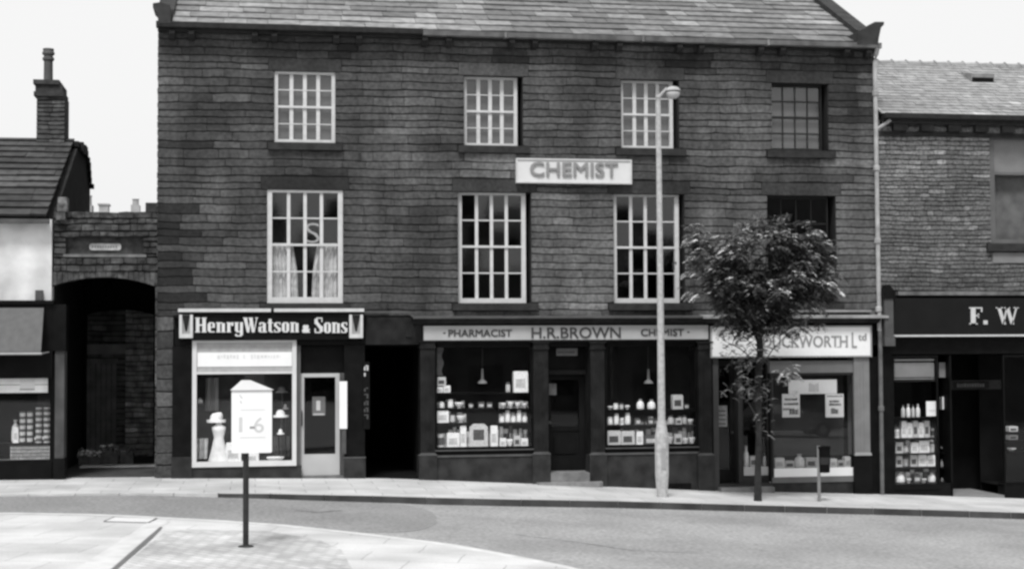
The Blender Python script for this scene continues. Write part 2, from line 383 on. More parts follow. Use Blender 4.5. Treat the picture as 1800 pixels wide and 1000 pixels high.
# ------------------------------------------------------------------ coursed masonry
def masonry(mb, x0, x1, z0, z1, holes, ch, lw, rng, Y=0.0, tintf=None, zlow=None, rough=.012, core=.4, axis='y', outl=.07, joint=.009):
    """front face at Y looking to -y; holes [(x0,x1,z0,z1)]"""
    cuts = sorted({z0, z1} | {c for h in holes for c in h[2:] if z0 < c < z1})
    rows = []
    for a, b in zip(cuts[:-1], cuts[1:]):
        z = a
        n = max(1, round((b - a) / ch)); hs = [rng.uniform(.8, 1.25) for _ in range(n)]; t = sum(hs)
        for h in hs: rows.append((z, z + h / t * (b - a))); z += h / t * (b - a)
    for (za, zb) in rows:
        zm = (za + zb) / 2; segs = [(x0, x1)]
        for h in holes:
            if h[2] < zm < h[3]:
                ns = []
                for s0, s1 in segs:
                    if h[0] > s0 and h[1] < s1: ns += [(s0, h[0]), (h[1], s1)]
                    elif h[0] <= s0 and h[1] >= s1: pass
                    elif h[0] <= s0 < h[1]: ns.append((h[1], s1))
                    elif s0 < h[0] < s1: ns.append((s0, h[0]))
                    else: ns.append((s0, s1))
                segs = ns
        rowt = rng.uniform(.9, 1.1)
        for s0, s1 in segs:
            x = s0
            while x < s1 - 1e-4:
                w = rng.uniform(*lw)
                if s1 - (x + w) < lw[0]: w = s1 - x
                a, b = x + joint * .18, x + w - joint * .18
                ph = zm * 2.3
                wob = lambda xx, zz: .010 * math.sin(xx * 1.7 + zz * 1.1) + .006 * math.sin(xx * 5.3 + zz * 3.7) + .004 * math.sin(xx * 13 + zz * 29)
                n = max(2, int(w / .11)); e = min(.012, (zb - za) * .12); ex_ = .005
                p = rng.uniform(.25, 1) * rough; tl = rng.uniform(-.3, .3) * rough
                jl, jh = joint * rng.uniform(.3, 1.1), joint * rng.uniform(.3, 1.1)
                lo0, hi0, lo1, hi1 = [], [], [], []
                for i in range(n + 1):
                    u = i / n; xx = a + (b - a) * u; xi = a + ex_ + (b - a - 2 * ex_) * u
                    rd = .006 if i in (0, n) else 0
                    l0, h0 = za + jl + rd + wob(xx, za) + rng.uniform(-.003, .003), zb - jh - rd + wob(xx, zb) + rng.uniform(-.003, .003)
                    lo0.append((xx, Y + .006, l0)); hi0.append((xx, Y + .006, h0))
                    pp_ = p + tl * (u - .5) + rng.uniform(-.12, .12) * rough
                    lo1.append((xi, Y - pp_, l0 + e)); hi1.append((xi, Y - pp_ - rng.uniform(-.1, .1) * rough, h0 - e))
                t = rowt * (rng.uniform(.86, 1.13) if rng.random() < .75 else rng.uniform(.8, 1.2))
                if rng.random() < outl: t *= rng.uniform(1.3, 1.7)
                if rng.random() < .05: t *= .72
                if tintf: t *= tintf((a + b) / 2, zm)
                for i in range(n):
                    tt = t * rng.uniform(.93, 1.07)
                    mb.face([lo1[i], lo1[i + 1], hi1[i + 1], hi1[i]], tt); mb.face([lo0[i], lo0[i + 1], lo1[i + 1], lo1[i]], t * .85); mb.face([hi1[i], hi1[i + 1], hi0[i + 1], hi0[i]], t * .9)
                mb.face([lo0[0], lo1[0], hi1[0], hi0[0]], t * .95); mb.face([lo0[n], hi0[n], hi1[n], lo1[n]], t * .95)
                x += w
def wall_core(mb, x0, x1, z0, z1, holes, Y0, Y1, k=0, tint=1.0):
    X = sorted({x0, x1} | {c for h in holes for c in h[:2] if x0 < c < x1}); Z = sorted({z0, z1} | {c for h in holes for c in h[2:] if z0 < c < z1})
    def solid(i, j):
        if i < 0 or j < 0 or i >= len(X) - 1 or j >= len(Z) - 1: return False
        xm, zm = (X[i] + X[i + 1]) / 2, (Z[j] + Z[j + 1]) / 2
        return not any(h[0] < xm < h[1] and h[2] < zm < h[3] for h in holes)
    for i in range(len(X) - 1):
        for j in range(len(Z) - 1):
            if not solid(i, j): continue
            a, b, c, d = X[i], X[i + 1], Z[j], Z[j + 1]
            mb.face([(a, Y0, c), (b, Y0, c), (b, Y0, d), (a, Y0, d)], tint, k); mb.face([(a, Y1, c), (a, Y1, d), (b, Y1, d), (b, Y1, c)], tint, k)
            if not solid(i - 1, j): mb.face([(a, Y0, c), (a, Y0, d), (a, Y1, d), (a, Y1, c)], tint, k)
            if not solid(i + 1, j): mb.face([(b, Y0, c), (b, Y1, c), (b, Y1, d), (b, Y0, d)], tint, k)
            if not solid(i, j - 1): mb.face([(a, Y0, c), (a, Y1, c), (b, Y1, c), (b, Y0, c)], tint, k)
            if not solid(i, j + 1): mb.face([(a, Y0, d), (b, Y0, d), (b, Y1, d), (a, Y1, d)], tint, k)
def slates(mb, x0, x1, Y0, z0, pitch, length, e, lw, th, rng, lift=.0, tv=.25, outl=.1, grow=1.0, tintf=None):
    c, s = 1 / math.hypot(1, pitch), pitch / math.hypot(1, pitch)
    def P(x, d, h): return (x, Y0 + d * c - h * s, z0 + d * s + h * c)
    d = 0; r = 0; ee = e
    while d < length:
        x = x0 - rng.uniform(0, lw[0]); rt = rng.uniform(.9, 1.1)
        while x < x1:
            w = rng.uniform(*lw); a, b = max(x, x0) + .004, min(x + w, x1) - .004
            if b - a > .03:
                dj = rng.uniform(-.012, .012) * (e / .4); t = rt * rng.uniform(1 - tv, 1 + tv)
                if rng.random() < outl: t *= rng.uniform(1.15, 1.5)
                if tintf: t *= tintf((a + b) / 2, d)
                h0 = th * rng.uniform(1.6, 2.4); h1 = th * .5; d0, d1 = d + dj, min(d + ee * 1.3, length + .1)
                tl = rng.uniform(-.004, .004)
                mb.face([P(a, d0, h0 + tl), P(b, d0, h0 - tl), P(b, d1, h1), P(a, d1, h1)], t)
                mb.face([P(a, d0, h0 + tl), P(b, d0, h0 - tl), P(b, d0, h0 - th * 1.5), P(a, d0, h0 - th * 1.5)], t * .6)
                mb.face([P(a, d0, h0 + tl), P(a, d1, h1), P(a, d1, h1 - th), P(a, d0, h0 - th * 1.5)], t * .7)
                mb.face([P(b, d0, h0 - tl), P(b, d1, h1), P(b, d1, h1 - th), P(b, d0, h0 - th * 1.5)], t * .7)
            x += w
        d += ee; ee *= grow; r += 1

# ------------------------------------------------------------------ main stone building
BX0, BX1, EAVE, WT = -1.94, 13.06, 8.93, .38
main = thing('stone_building', 'long three storey sooty stone building with white sash windows above the chemist', 'building', (5.5, 0, zg(5.5)))
WU = [(.34, 1.56, 6.72, 8.16), (4.18, 5.40, 6.72, 8.16), (7.48, 8.72, 6.72, 8.16), (10.75, 12.00, 6.72, 8.16)]
WL = [(.20, 1.71, 3.50, 5.77), (4.05, 5.56, 3.50, 5.77), (7.30, 8.82, 3.50, 5.77), (10.62, 12.14, 3.50, 5.77)]
holes = WU + WL
lint = [(h[0] - .12, h[1] + .12, h[3], h[3] + .27) for h in holes]
sillr = [(h[0] - .14, h[1] + .14, h[2] - .15, h[2]) for h in holes]
rng = random.Random(7)
px0, px1, pz0, pz1 = RC(808, 272, 905, 330)
SOOT = random.Random(12)
def tint_main(x, z):
    t = 1.0
    if px0 < x < px1 and pz0 < z < pz1: t *= 1.9                      # washed patch beside the wall sign
    if x < 3.6: t *= .80
    if 5.6 < x < 7.3 and z < 5.9: t *= 1.35
    if x > 12.2: t *= 1.25
    if z < 5.4 and x < -1.05 + SOOT.uniform(-.25, .3) + .22 * math.sin(z * 4) + .12 * math.sin(z * 11): t *= SOOT.choice((.25, .4, .55, .8))    # old soot patch by the gateway
    if 9.0 < x < 10.6 and z > 5.5: t *= 1.08
    for h in holes:                                                   # soot runs below the sills and by the lintels
        if h[0] - .2 < x < h[1] + .2 and h[2] - 1.1 < z < h[2]: t *= .80
        elif (abs(x - h[0]) < .35 or abs(x - h[1]) < .35) and h[2] - .9 < z < h[3] + .5: t *= .9
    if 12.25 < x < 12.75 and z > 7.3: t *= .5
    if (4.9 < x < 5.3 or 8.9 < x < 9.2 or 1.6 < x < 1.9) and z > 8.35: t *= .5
    return t
w1 = MB()
masonry(w1, BX0, BX1, 3.22, EAVE, holes + lint + sillr, .162, (.38, 1.1), rng, tintf=tint_main, outl=.05, joint=.0095, rough=.015)
masonry(w1, BX0, -1.62, zg(-1.8) - .02, 3.22, [], .3, (.3, .5), rng, tintf=lambda x, z: .9)
wall = w1.build('wall', STONE, main)
core = MB(); wall_core(core, BX0 + .003, BX1 - .003, 3.0, EAVE + .1, holes, .025, WT)
core.box(BX0 + .003, -1.625, .025, WT, -.3, 2.999)
core.box(BX0 + .004, BX0 + .3, WT + .001, 11, -.3, EAVE + .1); core.box(BX1 - .3, BX1 - .004, WT + .001, 11, -1, EAVE + .1)
core.box(BX0 + .31, BX1 - .31, 10.7, 11, -1, EAVE + .1)
core.box(BX0 + .31, BX1 - .31, WT + .001, 10.69, 3.02, 3.15); core.box(BX0 + .31, BX1 - .31, WT + .001, 10.69, 6.2, 6.35)
for xx in (2.9, 6.4, 9.8): core.box(xx, xx + .12, WT + .001, 10.69, 3.151, 6.19); core.box(xx, xx + .12, WT + .001, 10.69, 6.351, 8.9)
core.build('masonry_core', MORTAR, wall)
for (a, b, c, d) in lint:
    lm = MB(); lm.box(a + .006, b - .006, -.006, .03, c + .006, d - .008, rng.uniform(.5, .85) * (tint_main((a + b) / 2, c))); lm.build('lintel', STONE, wall)

gs = MB()
for k in range(30):                                                   # coursed stone on the end gable, laid in strips that follow the roof slope
    za, zb3 = -.2 + k * .42, -.2 + (k + 1) * .42; ins = max(0, (zb3 - EAVE - .05) / .52)
    if ins > 5.2: break
    masonry(gs, max(.02, ins), 11 - max(.0, ins), za, zb3, [], .162, (.38, 1.0), rng, joint=.0095, rough=.015)
gs.v = [(BX0 + .002 + y, x_, z) for x_, y, z in gs.v]
gs.box(BX0 + .006, BX0 + .28, .4, 10.9, EAVE + .101, EAVE + .12); gs.prism([(.1, EAVE + .121), (5.6, EAVE + 2.9), (10.9, EAVE + .121)], BX0 + .02, BX0 + .26, axis='x', tint=.2)
gs.build('gable_stonework', STONE, wall)

def sash_window(parent, r, Y=.13, mt=WHITE, side=.085, head=.05, foot=.10, right_gap=0, bars=(.05, .025), curtain=None, rng=rng, thin=False, wname='window', muntin=None):
    x0, x1, z0, z1 = r; x1 -= right_gap
    fr = MB(); muntin = muntin or mt
    fr.box(x0 + .002, x0 + side, Y, Y + .1, z0 + foot, z1 - head); fr.box(x1 - side, x1 - .002, Y, Y + .1, z0 + foot, z1 - head)
    fr.box(x0 + .002, x1 - .002, Y - .005, Y + .1, z0 + .002, z0 + foot); fr.box(x0 + .002, x1 - .002, Y - .004, Y + .1, z1 - head, z1 - .002)
    win = fr.build(wname, mt, parent)
    a, b, c, d = x0 + side, x1 - side, z0 + foot, z1 - head; m_ = (c + d) / 2
    gb = MB()
    vw, hw = bars
    gb.box(a, b, Y + .012, Y + .075, m_ - .022, m_ + .022)
    for i in (1, 2, 3):
        xc = a + (b - a) * i / 4
        gb.box(xc - vw / 2, xc + vw / 2, Y + .03, Y + .07, m_ + .022, d); gb.box(xc - vw / 2, xc + vw / 2, Y + .045, Y + .08, c, m_ - .022)
    for lo_, hi_, yy in ((m_ + .022, d, .026), (c, m_ - .022, .041)):
        zc = (lo_ + hi_) / 2; gb.box(a, b, Y + yy, Y + yy + .04, zc - hw / 2, zc + hw / 2)
    gb.build('glazing_bars', muntin, win)
    pn = MB()
    for i in range(4):
        for j in range(4):
            xa, xb = a + (b - a) * i / 4, a + (b - a) * (i + 1) / 4; za, zb = c + (d - c) * j / 4, c + (d - c) * (j + 1) / 4
            yy = Y + (.068 if j < 2 else .055); tx, tz = rng.gauss(0, .010), rng.gauss(0, .012)
            pn.face([(xa, yy - tx * .2 - tz * .3, za), (xb, yy + tx * .2 - tz * .3, za), (xb, yy + tx * .2 + tz * .3, zb), (xa, yy - tx * .2 + tz * .3, zb)])
    pn.build('panes', OLDGLASS, win)
    if curtain == 'blind':
        box('blind', a - .02, b + .02, Y + .13, Y + .135, c, d, BLIND, win)
    if curtain == 'net':
        box('blind', a - .02, b + .02, Y + .13, Y + .135, c, d, mat('pale_net', .25, var=.15, scale=4), win)
    if curtain == 'drapes':
        cu = MB()
        for (s0, s1) in ((a, a + (b - a) * .40), (a + (b - a) * .60, b)):
            n = 26
            for q in range(n):
                t0, t1 = q / n, (q + 1) / n; f = lambda t: Y + .13 + .02 * math.sin(t * 31) + .012 * math.sin(t * 77)
                for z_a, z_b, k0, k1 in ((c - .02, c + (d - c) * .25, 1, .96), (c + (d - c) * .25, c + (d - c) * .52, .96, .78)):
                    g0 = lambda t, k: s0 + (s1 - s0) * t * k if s0 == a else s1 - (s1 - s0) * (1 - t) * k
                    cu.face([(g0(t0, k0), f(t0), z_a), (g0(t1, k0), f(t1), z_a), (g0(t1, k1), f(t1), z_b), (g0(t0, k1), f(t0), z_b)])
        cu.build('curtain', CURT, win, smooth=True)
    return win
def sill(parent, r, mt=SILL, h=.15, out=.09):
    mb = MB(); a, b = r[0] - .13, r[1] + .13; mb.box(a, b, -out, .128, r[2] - h, r[2] - .004); mb.build('sill', mt, parent)
DKW = mat('dark_window_paint', .01, var=.2, rough=.5)
for i, r in enumerate(WU):
    w = sash_window(main, r, Y=.05 if i == 0 else .15, mt=WHITE if i < 3 else DKW, right_gap=0 if i == 0 else .09, side=.075 if i < 3 else .03, bars=(.076, .02) if i < 3 else (.02, .03), curtain='blind', foot=.07)
    sill(w, r)
w = sash_window(main, WL[0], Y=.03, side=.1, foot=.12, bars=(.068, .026), curtain='drapes'); sill(w, WL[0])
for i in (1, 2):
    w = sash_window(main, WL[i], Y=.13, side=.09, foot=.10, right_gap=.09, bars=(.066, .026)); sill(w, WL[i])
w = sash_window(main, WL[3], Y=.15, mt=DKW, side=.03, foot=.05, right_gap=.12, bars=(.02, .03)); sill(w, WL[3])
# ghost S on the first floor window is a letter stuck to the glass
s_ = RC(537, 392, 562, 427, .06); so = thing('window_letter', 'pale round letter S stuck inside a pane of the first floor sash window', 'letter', ((s_[0] + s_[1]) / 2, .06, s_[2]))
lettering('S', s_[0], s_[1], s_[2], s_[3], .078, GREYP, so, bold=-.01, thick=.004)

# roof
PIT = .52; RL = 6.6
rf = MB()
slates(rf, BX0 + .28, BX1 - .3, -.16, EAVE + .09, PIT, RL, .44, (.38, .92), .022, random.Random(3), grow=.975, outl=.16, tintf=lambda x, d: 1.12 if x < 5 else .9)
roof = rf.build('roof', SLATE, main)
cpr = 1 / math.hypot(1, PIT); ry, rz = -.16 + RL * cpr, EAVE + .09 + RL * PIT * cpr
rc = MB(); rc.prism([(-.14, EAVE + .07), (ry, rz - .02), (11.1, EAVE + .07)], BX0 + .05, BX1 - .05, axis='x'); rc.build('roof_deck', MORTAR, roof)
rr = MB(); x = BX0 + .3
while x < BX1 - .4:
    rr.prism([(ry - .16, rz - .05), (ry, rz + .06), (ry + .16, rz - .05)], x, min(x + .45, BX1 - .3) - .01, axis='x'); x += .45
rr.build('ridge_tile', COPE, roof)
for sx0, sx1 in ((BX0 - .02, BX0 + .3), (BX1 - .3, BX1 + .04)):
    cp = MB(); n = 9
    for i in range(n):
        d0, d1 = .45 + (RL - .3) * i / n + .008, .45 + (RL - .3) * (i + 1) / n - .008
        ya, za, yb, zb = -.16 + d0 * cpr, EAVE + .09 + d0 * PIT * cpr, -.16 + d1 * cpr, EAVE + .09 + d1 * PIT * cpr
        cp.prism([(ya, za - .1), (yb, zb - .1), (yb, zb + .16), (ya, za + .16)], sx0, sx1, axis='x')
    cp.build('gable_coping', COPE, main)
pr = [U(a, b, -.1) for a, b in ((1499, 60), (1511, 55), (1524, 46), (1530, 43), (1546, 43), (1546, 48), (1541, 53), (1539, 62), (1537, 72), (1536, 82), (1499, 82))]
MB().prism(pr, -.34, .42).build('kneeler', COPE, main)
pl = [U(a, b, -.1) for a, b in ((270, 11), (283, 9), (300, 14), (301, 46), (280, 46), (279, 30), (274, 22), (270, 18))]
MB().prism(pl, -.34, .42).build('kneeler', COPE, main)
# gutter: dark left run, paler right run
GY0, GY1 = -.34, -.18
MB().prism([(GY0, EAVE + .10), (GY0 + .02, EAVE), (GY1 - .02, EAVE - .02), (GY1, EAVE + .08)], BX0 - .02, 3.3, axis='x').build('gutter', IRON, main)['label'] = 'dark rusty gutter'
g2 = MB()
for a, b in ((3.31, 5.02), (5.03, 7.9), (7.91, 10.6), (10.61, BX1 + .02)):
    g2.prism([(GY0, EAVE + .07), (GY0 + .03, EAVE - .02), (GY1 - .02, EAVE - .03), (GY1, EAVE + .07)], a, b - .03, axis='x', tint=1)
    g2.box(b - .05, b, GY0 - .012, GY1, EAVE - .04, EAVE + .075)
g2.build('gutter', mat('weathered_gutter', .16, var=.35, scale=4, rough=.6), main)['label'] = 'paler painted gutter'
box('eaves_board', BX0, BX1, -.16, -.02, EAVE - .06, EAVE + .07, IRON, main)
for px in (303, 337, 448, 482, 590, 630, 745, 787, 897, 937, 1042, 1085, 1190, 1228, 1332, 1370, 1482, 1520):
    x = U(px, 80)[0]; MB().prism([(-.0, EAVE - .06), (-.26, EAVE - .06), (-.26, EAVE - .12), (-.16, EAVE - .2), (-.0, EAVE - .22)], x - .055, x + .055, axis='x').build('corbel', SILL if (px < 600 or px > 800) else SILL, main)
# rainwater pipe
pp = MB(); PX = U(1542, 400, -.12)[0]
pp.tube([(PX, -.28, EAVE - .02), (PX, -.2, EAVE - .15), (PX, -.12, EAVE - .3), (PX + .01, -.12, 4), (PX + .02, -.12, 2.9)], .048, n=10)
for z in (7.9, 6.3, 4.75, 3.3): pp.lathe((PX + .004, -.12, z), [(.058, 0), (.07, .02), (.07, .1), (.058, .12)], n=10)
pipe = pp.build('rainwater_pipe', mat('pale_pipe_paint', .34, var=.25, scale=5, rough=.5), main, smooth=False)
pp = MB(); pp.tube([(PX + .02, -.14, 2.9), (PX + .02, -.14, zg(13) + .02)], .045, n=10); pp.lathe((PX + .02, -.14, 1.2), [(.05, 0), (.065, .02), (.065, .1), (.05, .12)], n=10); pp.build('lower_pipe', mat('dull_pipe_paint', .11, var=.3, scale=5, rough=.6), pipe)

# iron ties and small wall stains: a pair of short brackets
for px, py in ((632, 272),): 
    x, z = U(px, py); MB().box(x - .03, x + .03, -.03, .0, z - .12, z + .03).build('wall_tie', IRON, main)

# ------------------------------------------------------------------ ground floor: common pieces
def pil(parent, px0, px1, ytop, ybot, Y0=-.10, Y1=.3, mt=DARKW, plinth=True, ybase=800, base_mt=STALL, edge=True):
    """shop pilaster with plinth, foot moulding and capital"""
    x0, x1, _, z1 = RC(px0, ytop, px1, ytop + 10, Y0); gz = min(zg(x0), zg(x1)) - .05; zb = U((px0 + px1) / 2, ybase, Y0)[1]
    mb = MB(); mb.box(x0 + .02, x1 - .02, Y0, Y1, zb, z1 - .16)
    n = 3; w = (x1 - x0 - .04) / (2 * n + 1)
    for i in range(n): mb.box(x0 + .02 + w * (2 * i + 1), x0 + .02 + w * (2 * i + 2), Y0 - .008, Y0, zb + .12, z1 - .32)
    p = mb.build('pilaster', mt, parent)
    c = MB(); c.box(x0, x1, Y0 - .03, Y1, z1 - .16, z1 - .12); c.box(x0 + .015, x1 - .015, Y0 - .015, Y1, z1 - .12, z1 - .03); c.box(x0 - .01, x1 + .01, Y0 - .045, Y1, z1 - .03, z1); c.build('capital', mt, p)
    b = MB(); b.box(x0 - .015, x1 + .015, Y0 - .03, Y1, gz, zb - .005); b.build('plinth', base_mt, p)
    if edge: MB().prism([(x0 - .02, zb - .004), (x0 - .02, zb + .012), (x0 + .03, zb + .05), (x1 - .03, zb + .05), (x1 + .02, zb + .012), (x1 + .02, zb - .004)], Y0 - .04, Y0 - .001).build('foot_moulding', MIDP, p)
    return p
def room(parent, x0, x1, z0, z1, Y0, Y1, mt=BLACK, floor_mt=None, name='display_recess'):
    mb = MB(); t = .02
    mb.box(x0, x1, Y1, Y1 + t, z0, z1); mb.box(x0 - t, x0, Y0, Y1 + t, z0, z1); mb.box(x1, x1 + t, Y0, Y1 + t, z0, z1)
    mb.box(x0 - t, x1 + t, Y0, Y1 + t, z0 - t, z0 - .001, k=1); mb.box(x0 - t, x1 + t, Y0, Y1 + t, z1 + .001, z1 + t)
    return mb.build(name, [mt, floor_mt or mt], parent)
def frame(mb, x0, x1, z0, z1, Y0, Y1, w, wt=None, wb=None):
    wt = w if wt is None else wt; wb = w if wb is None else wb
    mb.box(x0, x0 + w, Y0, Y1, z0 + wb, z1 - wt); mb.box(x1 - w, x1, Y0, Y1, z0 + wb, z1 - wt)
    mb.box(x0, x1, Y0 - .003, Y1, z0, z0 + wb); mb.box(x0, x1, Y0 - .003, Y1, z1 - wt, z1)
def pane(parent, x0, x1, z0, z1, Y, mt=GLASS, name='glass'):
    mb = MB(); mb.box(x0, x1, Y, Y + .006, z0, z1); return mb.build(name, mt, parent)
def fill(parent, px0, py0, px1, py1, Y0, Y1, mt, name): 
    x0, x1, z0, z1 = RC(px0, py0, px1, py1, Y0); return box(name, x0, x1, Y0, Y1, z0, z1, mt, parent)

# ---- draper's shop (left)
zb = zg(0)
f = RC(303, 540, 645, 600, -.12)
box('shop_header', -1.60, 2.16, -.02, .35, 2.66, 3.215, DARKP, main)['label'] = 'dark header board over the draper window'
# side panels
a = RC(303, 600, 338, 840); box('side_panel', a[0], a[1], -.06, .3, zg(-1.5) - .03, 2.655, DARKP, main)
box('plinth_block', a[0] - .01, a[1] - .0, -.085, -.062, zg(-1.5) - .03, zg(-1.5) + .42, STALL, main)
a2 = RC(605, 600, 641, 840); box('side_panel', a2[0], a2[1], -.06, .9, zg(2) - .03, 2.655, DARKP, main)
box('plinth_block', a2[0] - .01, a2[1] + .01, -.09, -.062, zg(2) - .03, zg(2) + .40, STALL, main)
box('plinth_block_cap', a2[0] - .02, a2[1] + .015, -.10, -.062, zg(2) + .401, zg(2) + .43, MIDP, main)
wr = RC(338, 598, 521, 819)
fm = MB(); frame(fm, wr[0], wr[1], wr[2], wr[3], -.08, .02, .085, .045, .10)
zt = U(430, 655)[1]; fm.box(wr[0] + .085, wr[1] - .085, -.075, .02, zt - .02, zt + .02)
dw = fm.build('shop_window', mat('cream_white_frame', .58, var=.06, rough=.5, bump=.1), main)
room(dw, wr[0] + .03, wr[1] - .03, wr[2] + .06, wr[3] - .03, .025, .75, mat('dark_display_back', .035, var=.5, scale=2), mat('window_bed', .5, var=.4, scale=5))
pane(dw, wr[0] + .08, wr[1] - .08, wr[2] + .08, zt, -.03)
bd = MB(); bd.box(wr[0] + .085, wr[1] - .085, -.045, -.02, zt + .02, wr[3] - .045); bd.build('pelmet_blind', mat('ribbed_blind', .36, var=.1, scale=12, bump=.4), dw)
b_ = RC(347, 619, 513, 644, -.05); bb = box('name_strip', b_[0], b_[1], -.055, -.046, b_[2], b_[3], BOARDW, dw)
lz = RC(380, 622, 495, 631, -.06)
lettering('ROBE & STYLE', lz[0], lz[1], lz[2], lz[3], -.055, LETF, bb, thick=.002) if False else None
# illegible faded marks on the strip, as in the photo
mk = MB(); r9 = random.Random(2)
for g0, g1 in ((382, 420), (428, 432), (441, 493)):
    p = g0
    while p < g1:
        w9 = r9.uniform(2, 5); q = RC(p, 622.5 + r9.uniform(0, 2), min(p + w9, g1), 631 - r9.uniform(0, 3), -.06)
        mk.box(q[0], q[1], -.0575, -.0552, q[2], q[3]); p += w9 + 1.8
mk.build('faded_marks', LETF, bb)
box('stall_riser', wr[0], wr[1] + .1, -.05, .3, zg(1) - .05, wr[2] - .002, STALL, main)
# recessed door
dr = RC(527, 656, 597, 833, .1)
dm = MB(); frame(dm, dr[0], dr[1], zg(1.2) + .05, dr[3], .08, .13, .085, .075, .42)
dd = dm.build('shop_door', mat('cream_door_paint', .42, var=.06, rough=.5, bump=.1), main); dd['label'] = 'cream glazed door of the draper'
pane(dd, dr[0] + .08, dr[1] - .08, zg(1.2) + .45, dr[3] - .07, .105)
hd = MB(); hd.tube([(dr[0] + .04, .06, 1.35), (dr[0] + .04, .03, 1.33), (dr[0] + .04, .03, 1.08), (dr[0] + .04, .06, 1.06)], .012); hd.build('handle', IRON, dd)
box('door_back', dr[0] - .1, dr[1] + .1, 1.0, 1.02, 0, 2.64, BLACK, main)
q = RC(597, 656, 606, 833, .1); box('door_post', q[0] + .01, q[1], .02, .16, zg(1.2) + .05, 2.1, MIDP, main)
q = RC(520, 600, 528, 833, .1); box('door_post', q[0], q[1], .0, .16, zg(1.2) + .05, 2.65, mat('dim_post_paint', .09), main)
q = RC(524, 600, 606, 655, .06); box('door_overpanel', q[0] + .03, q[1] - .005, .14, .2, dr[3] + .005, 2.65, DARKP, main)
box('door_step', wr[1] + .11, a2[0] - .012, -.06, .5, zg(1.2) - .05, zg(1.2) + .045, mat('door_step_stone', .12, var=.3, scale=6), main)
c_ = RC(549, 697, 572, 730, .09); cc = thing('door_card', 'grey show card hanging inside the glass of the cream door', 'card', ((c_[0] + c_[1]) / 2, .125, c_[2]))
box('board', c_[0], c_[1], .118, .124, c_[2], c_[3], mat('grey_card', .12), cc); cm = MB(); cm.box(c_[0] + .02, c_[1] - .02, .116, .1178, c_[2] + .01, c_[2] + .04); cm.box(c_[0] + .08, c_[1] - .1, .116, .1178, c_[2] + .1, c_[3] - .08); cm.build('printed_figure', CREAM, cc)
# fascia sign
fs = thing('shop_sign', 'black fascia sign reading Henry Watson and Sons in fat white letters', 'sign', (.3, -.2, 2.77))
fr_ = RC(313, 545, 640, 597, -.2)
box('board', fr_[0] + .02, fr_[1] - .02, -.16, -.02, fr_[2], fr_[3] - .04, DARKP, fs)
tb = MB(); m1 = U(478, 550, -.2)[0]; tb.box(fr_[0], m1 - .02, -.23, -.02, fr_[3] - .035, fr_[3] + .03); tb.box(m1 + .04, fr_[1], -.23, -.02, fr_[3] - .035, fr_[3] + .03); tb.build('top_strip', WHITE, fs)
for e0, e1 in ((315, 339), (614, 638)):
    e = RC(e0, 553, e1, 594, -.2); br = MB(); w_ = .055
    br.box(e[0], e[0] + w_, -.21, -.161, e[2] + .08, e[3]); br.box(e[1] - w_, e[1], -.21, -.161, e[2] + .08, e[3]); br.box(e[0], e[1], -.21, -.161, e[2], e[2] + .08)
    br.box(e[0] + w_, e[1] - w_, -.176, -.163, e[2] + .08, e[3], k=1)
    br.prism([((e[0] + e[1]) / 2 - .015, e[2] + .14), ((e[0] + e[1]) / 2 + .015, e[2] + .14), (e[1] - w_, e[3] - .01), (e[0] + w_, e[3] - .01)], -.19, -.178, k=2)
    br.build('end_bracket', [WHITE, GREYP, DARKW], fs)
def fat_word(txt, a, b, c, d, par, Y=-.16, bold=.028, mt=LETW, desc=False):
    q = RC(a, b, c, d, Y); return lettering(txt, q[0], q[1], q[2], q[3], Y, mt, par, bold=0, thick=.02, heavy=(.027, .004))
FATW = mat('white_shop_letters', .6, var=.06, rough=.45, bump=0)
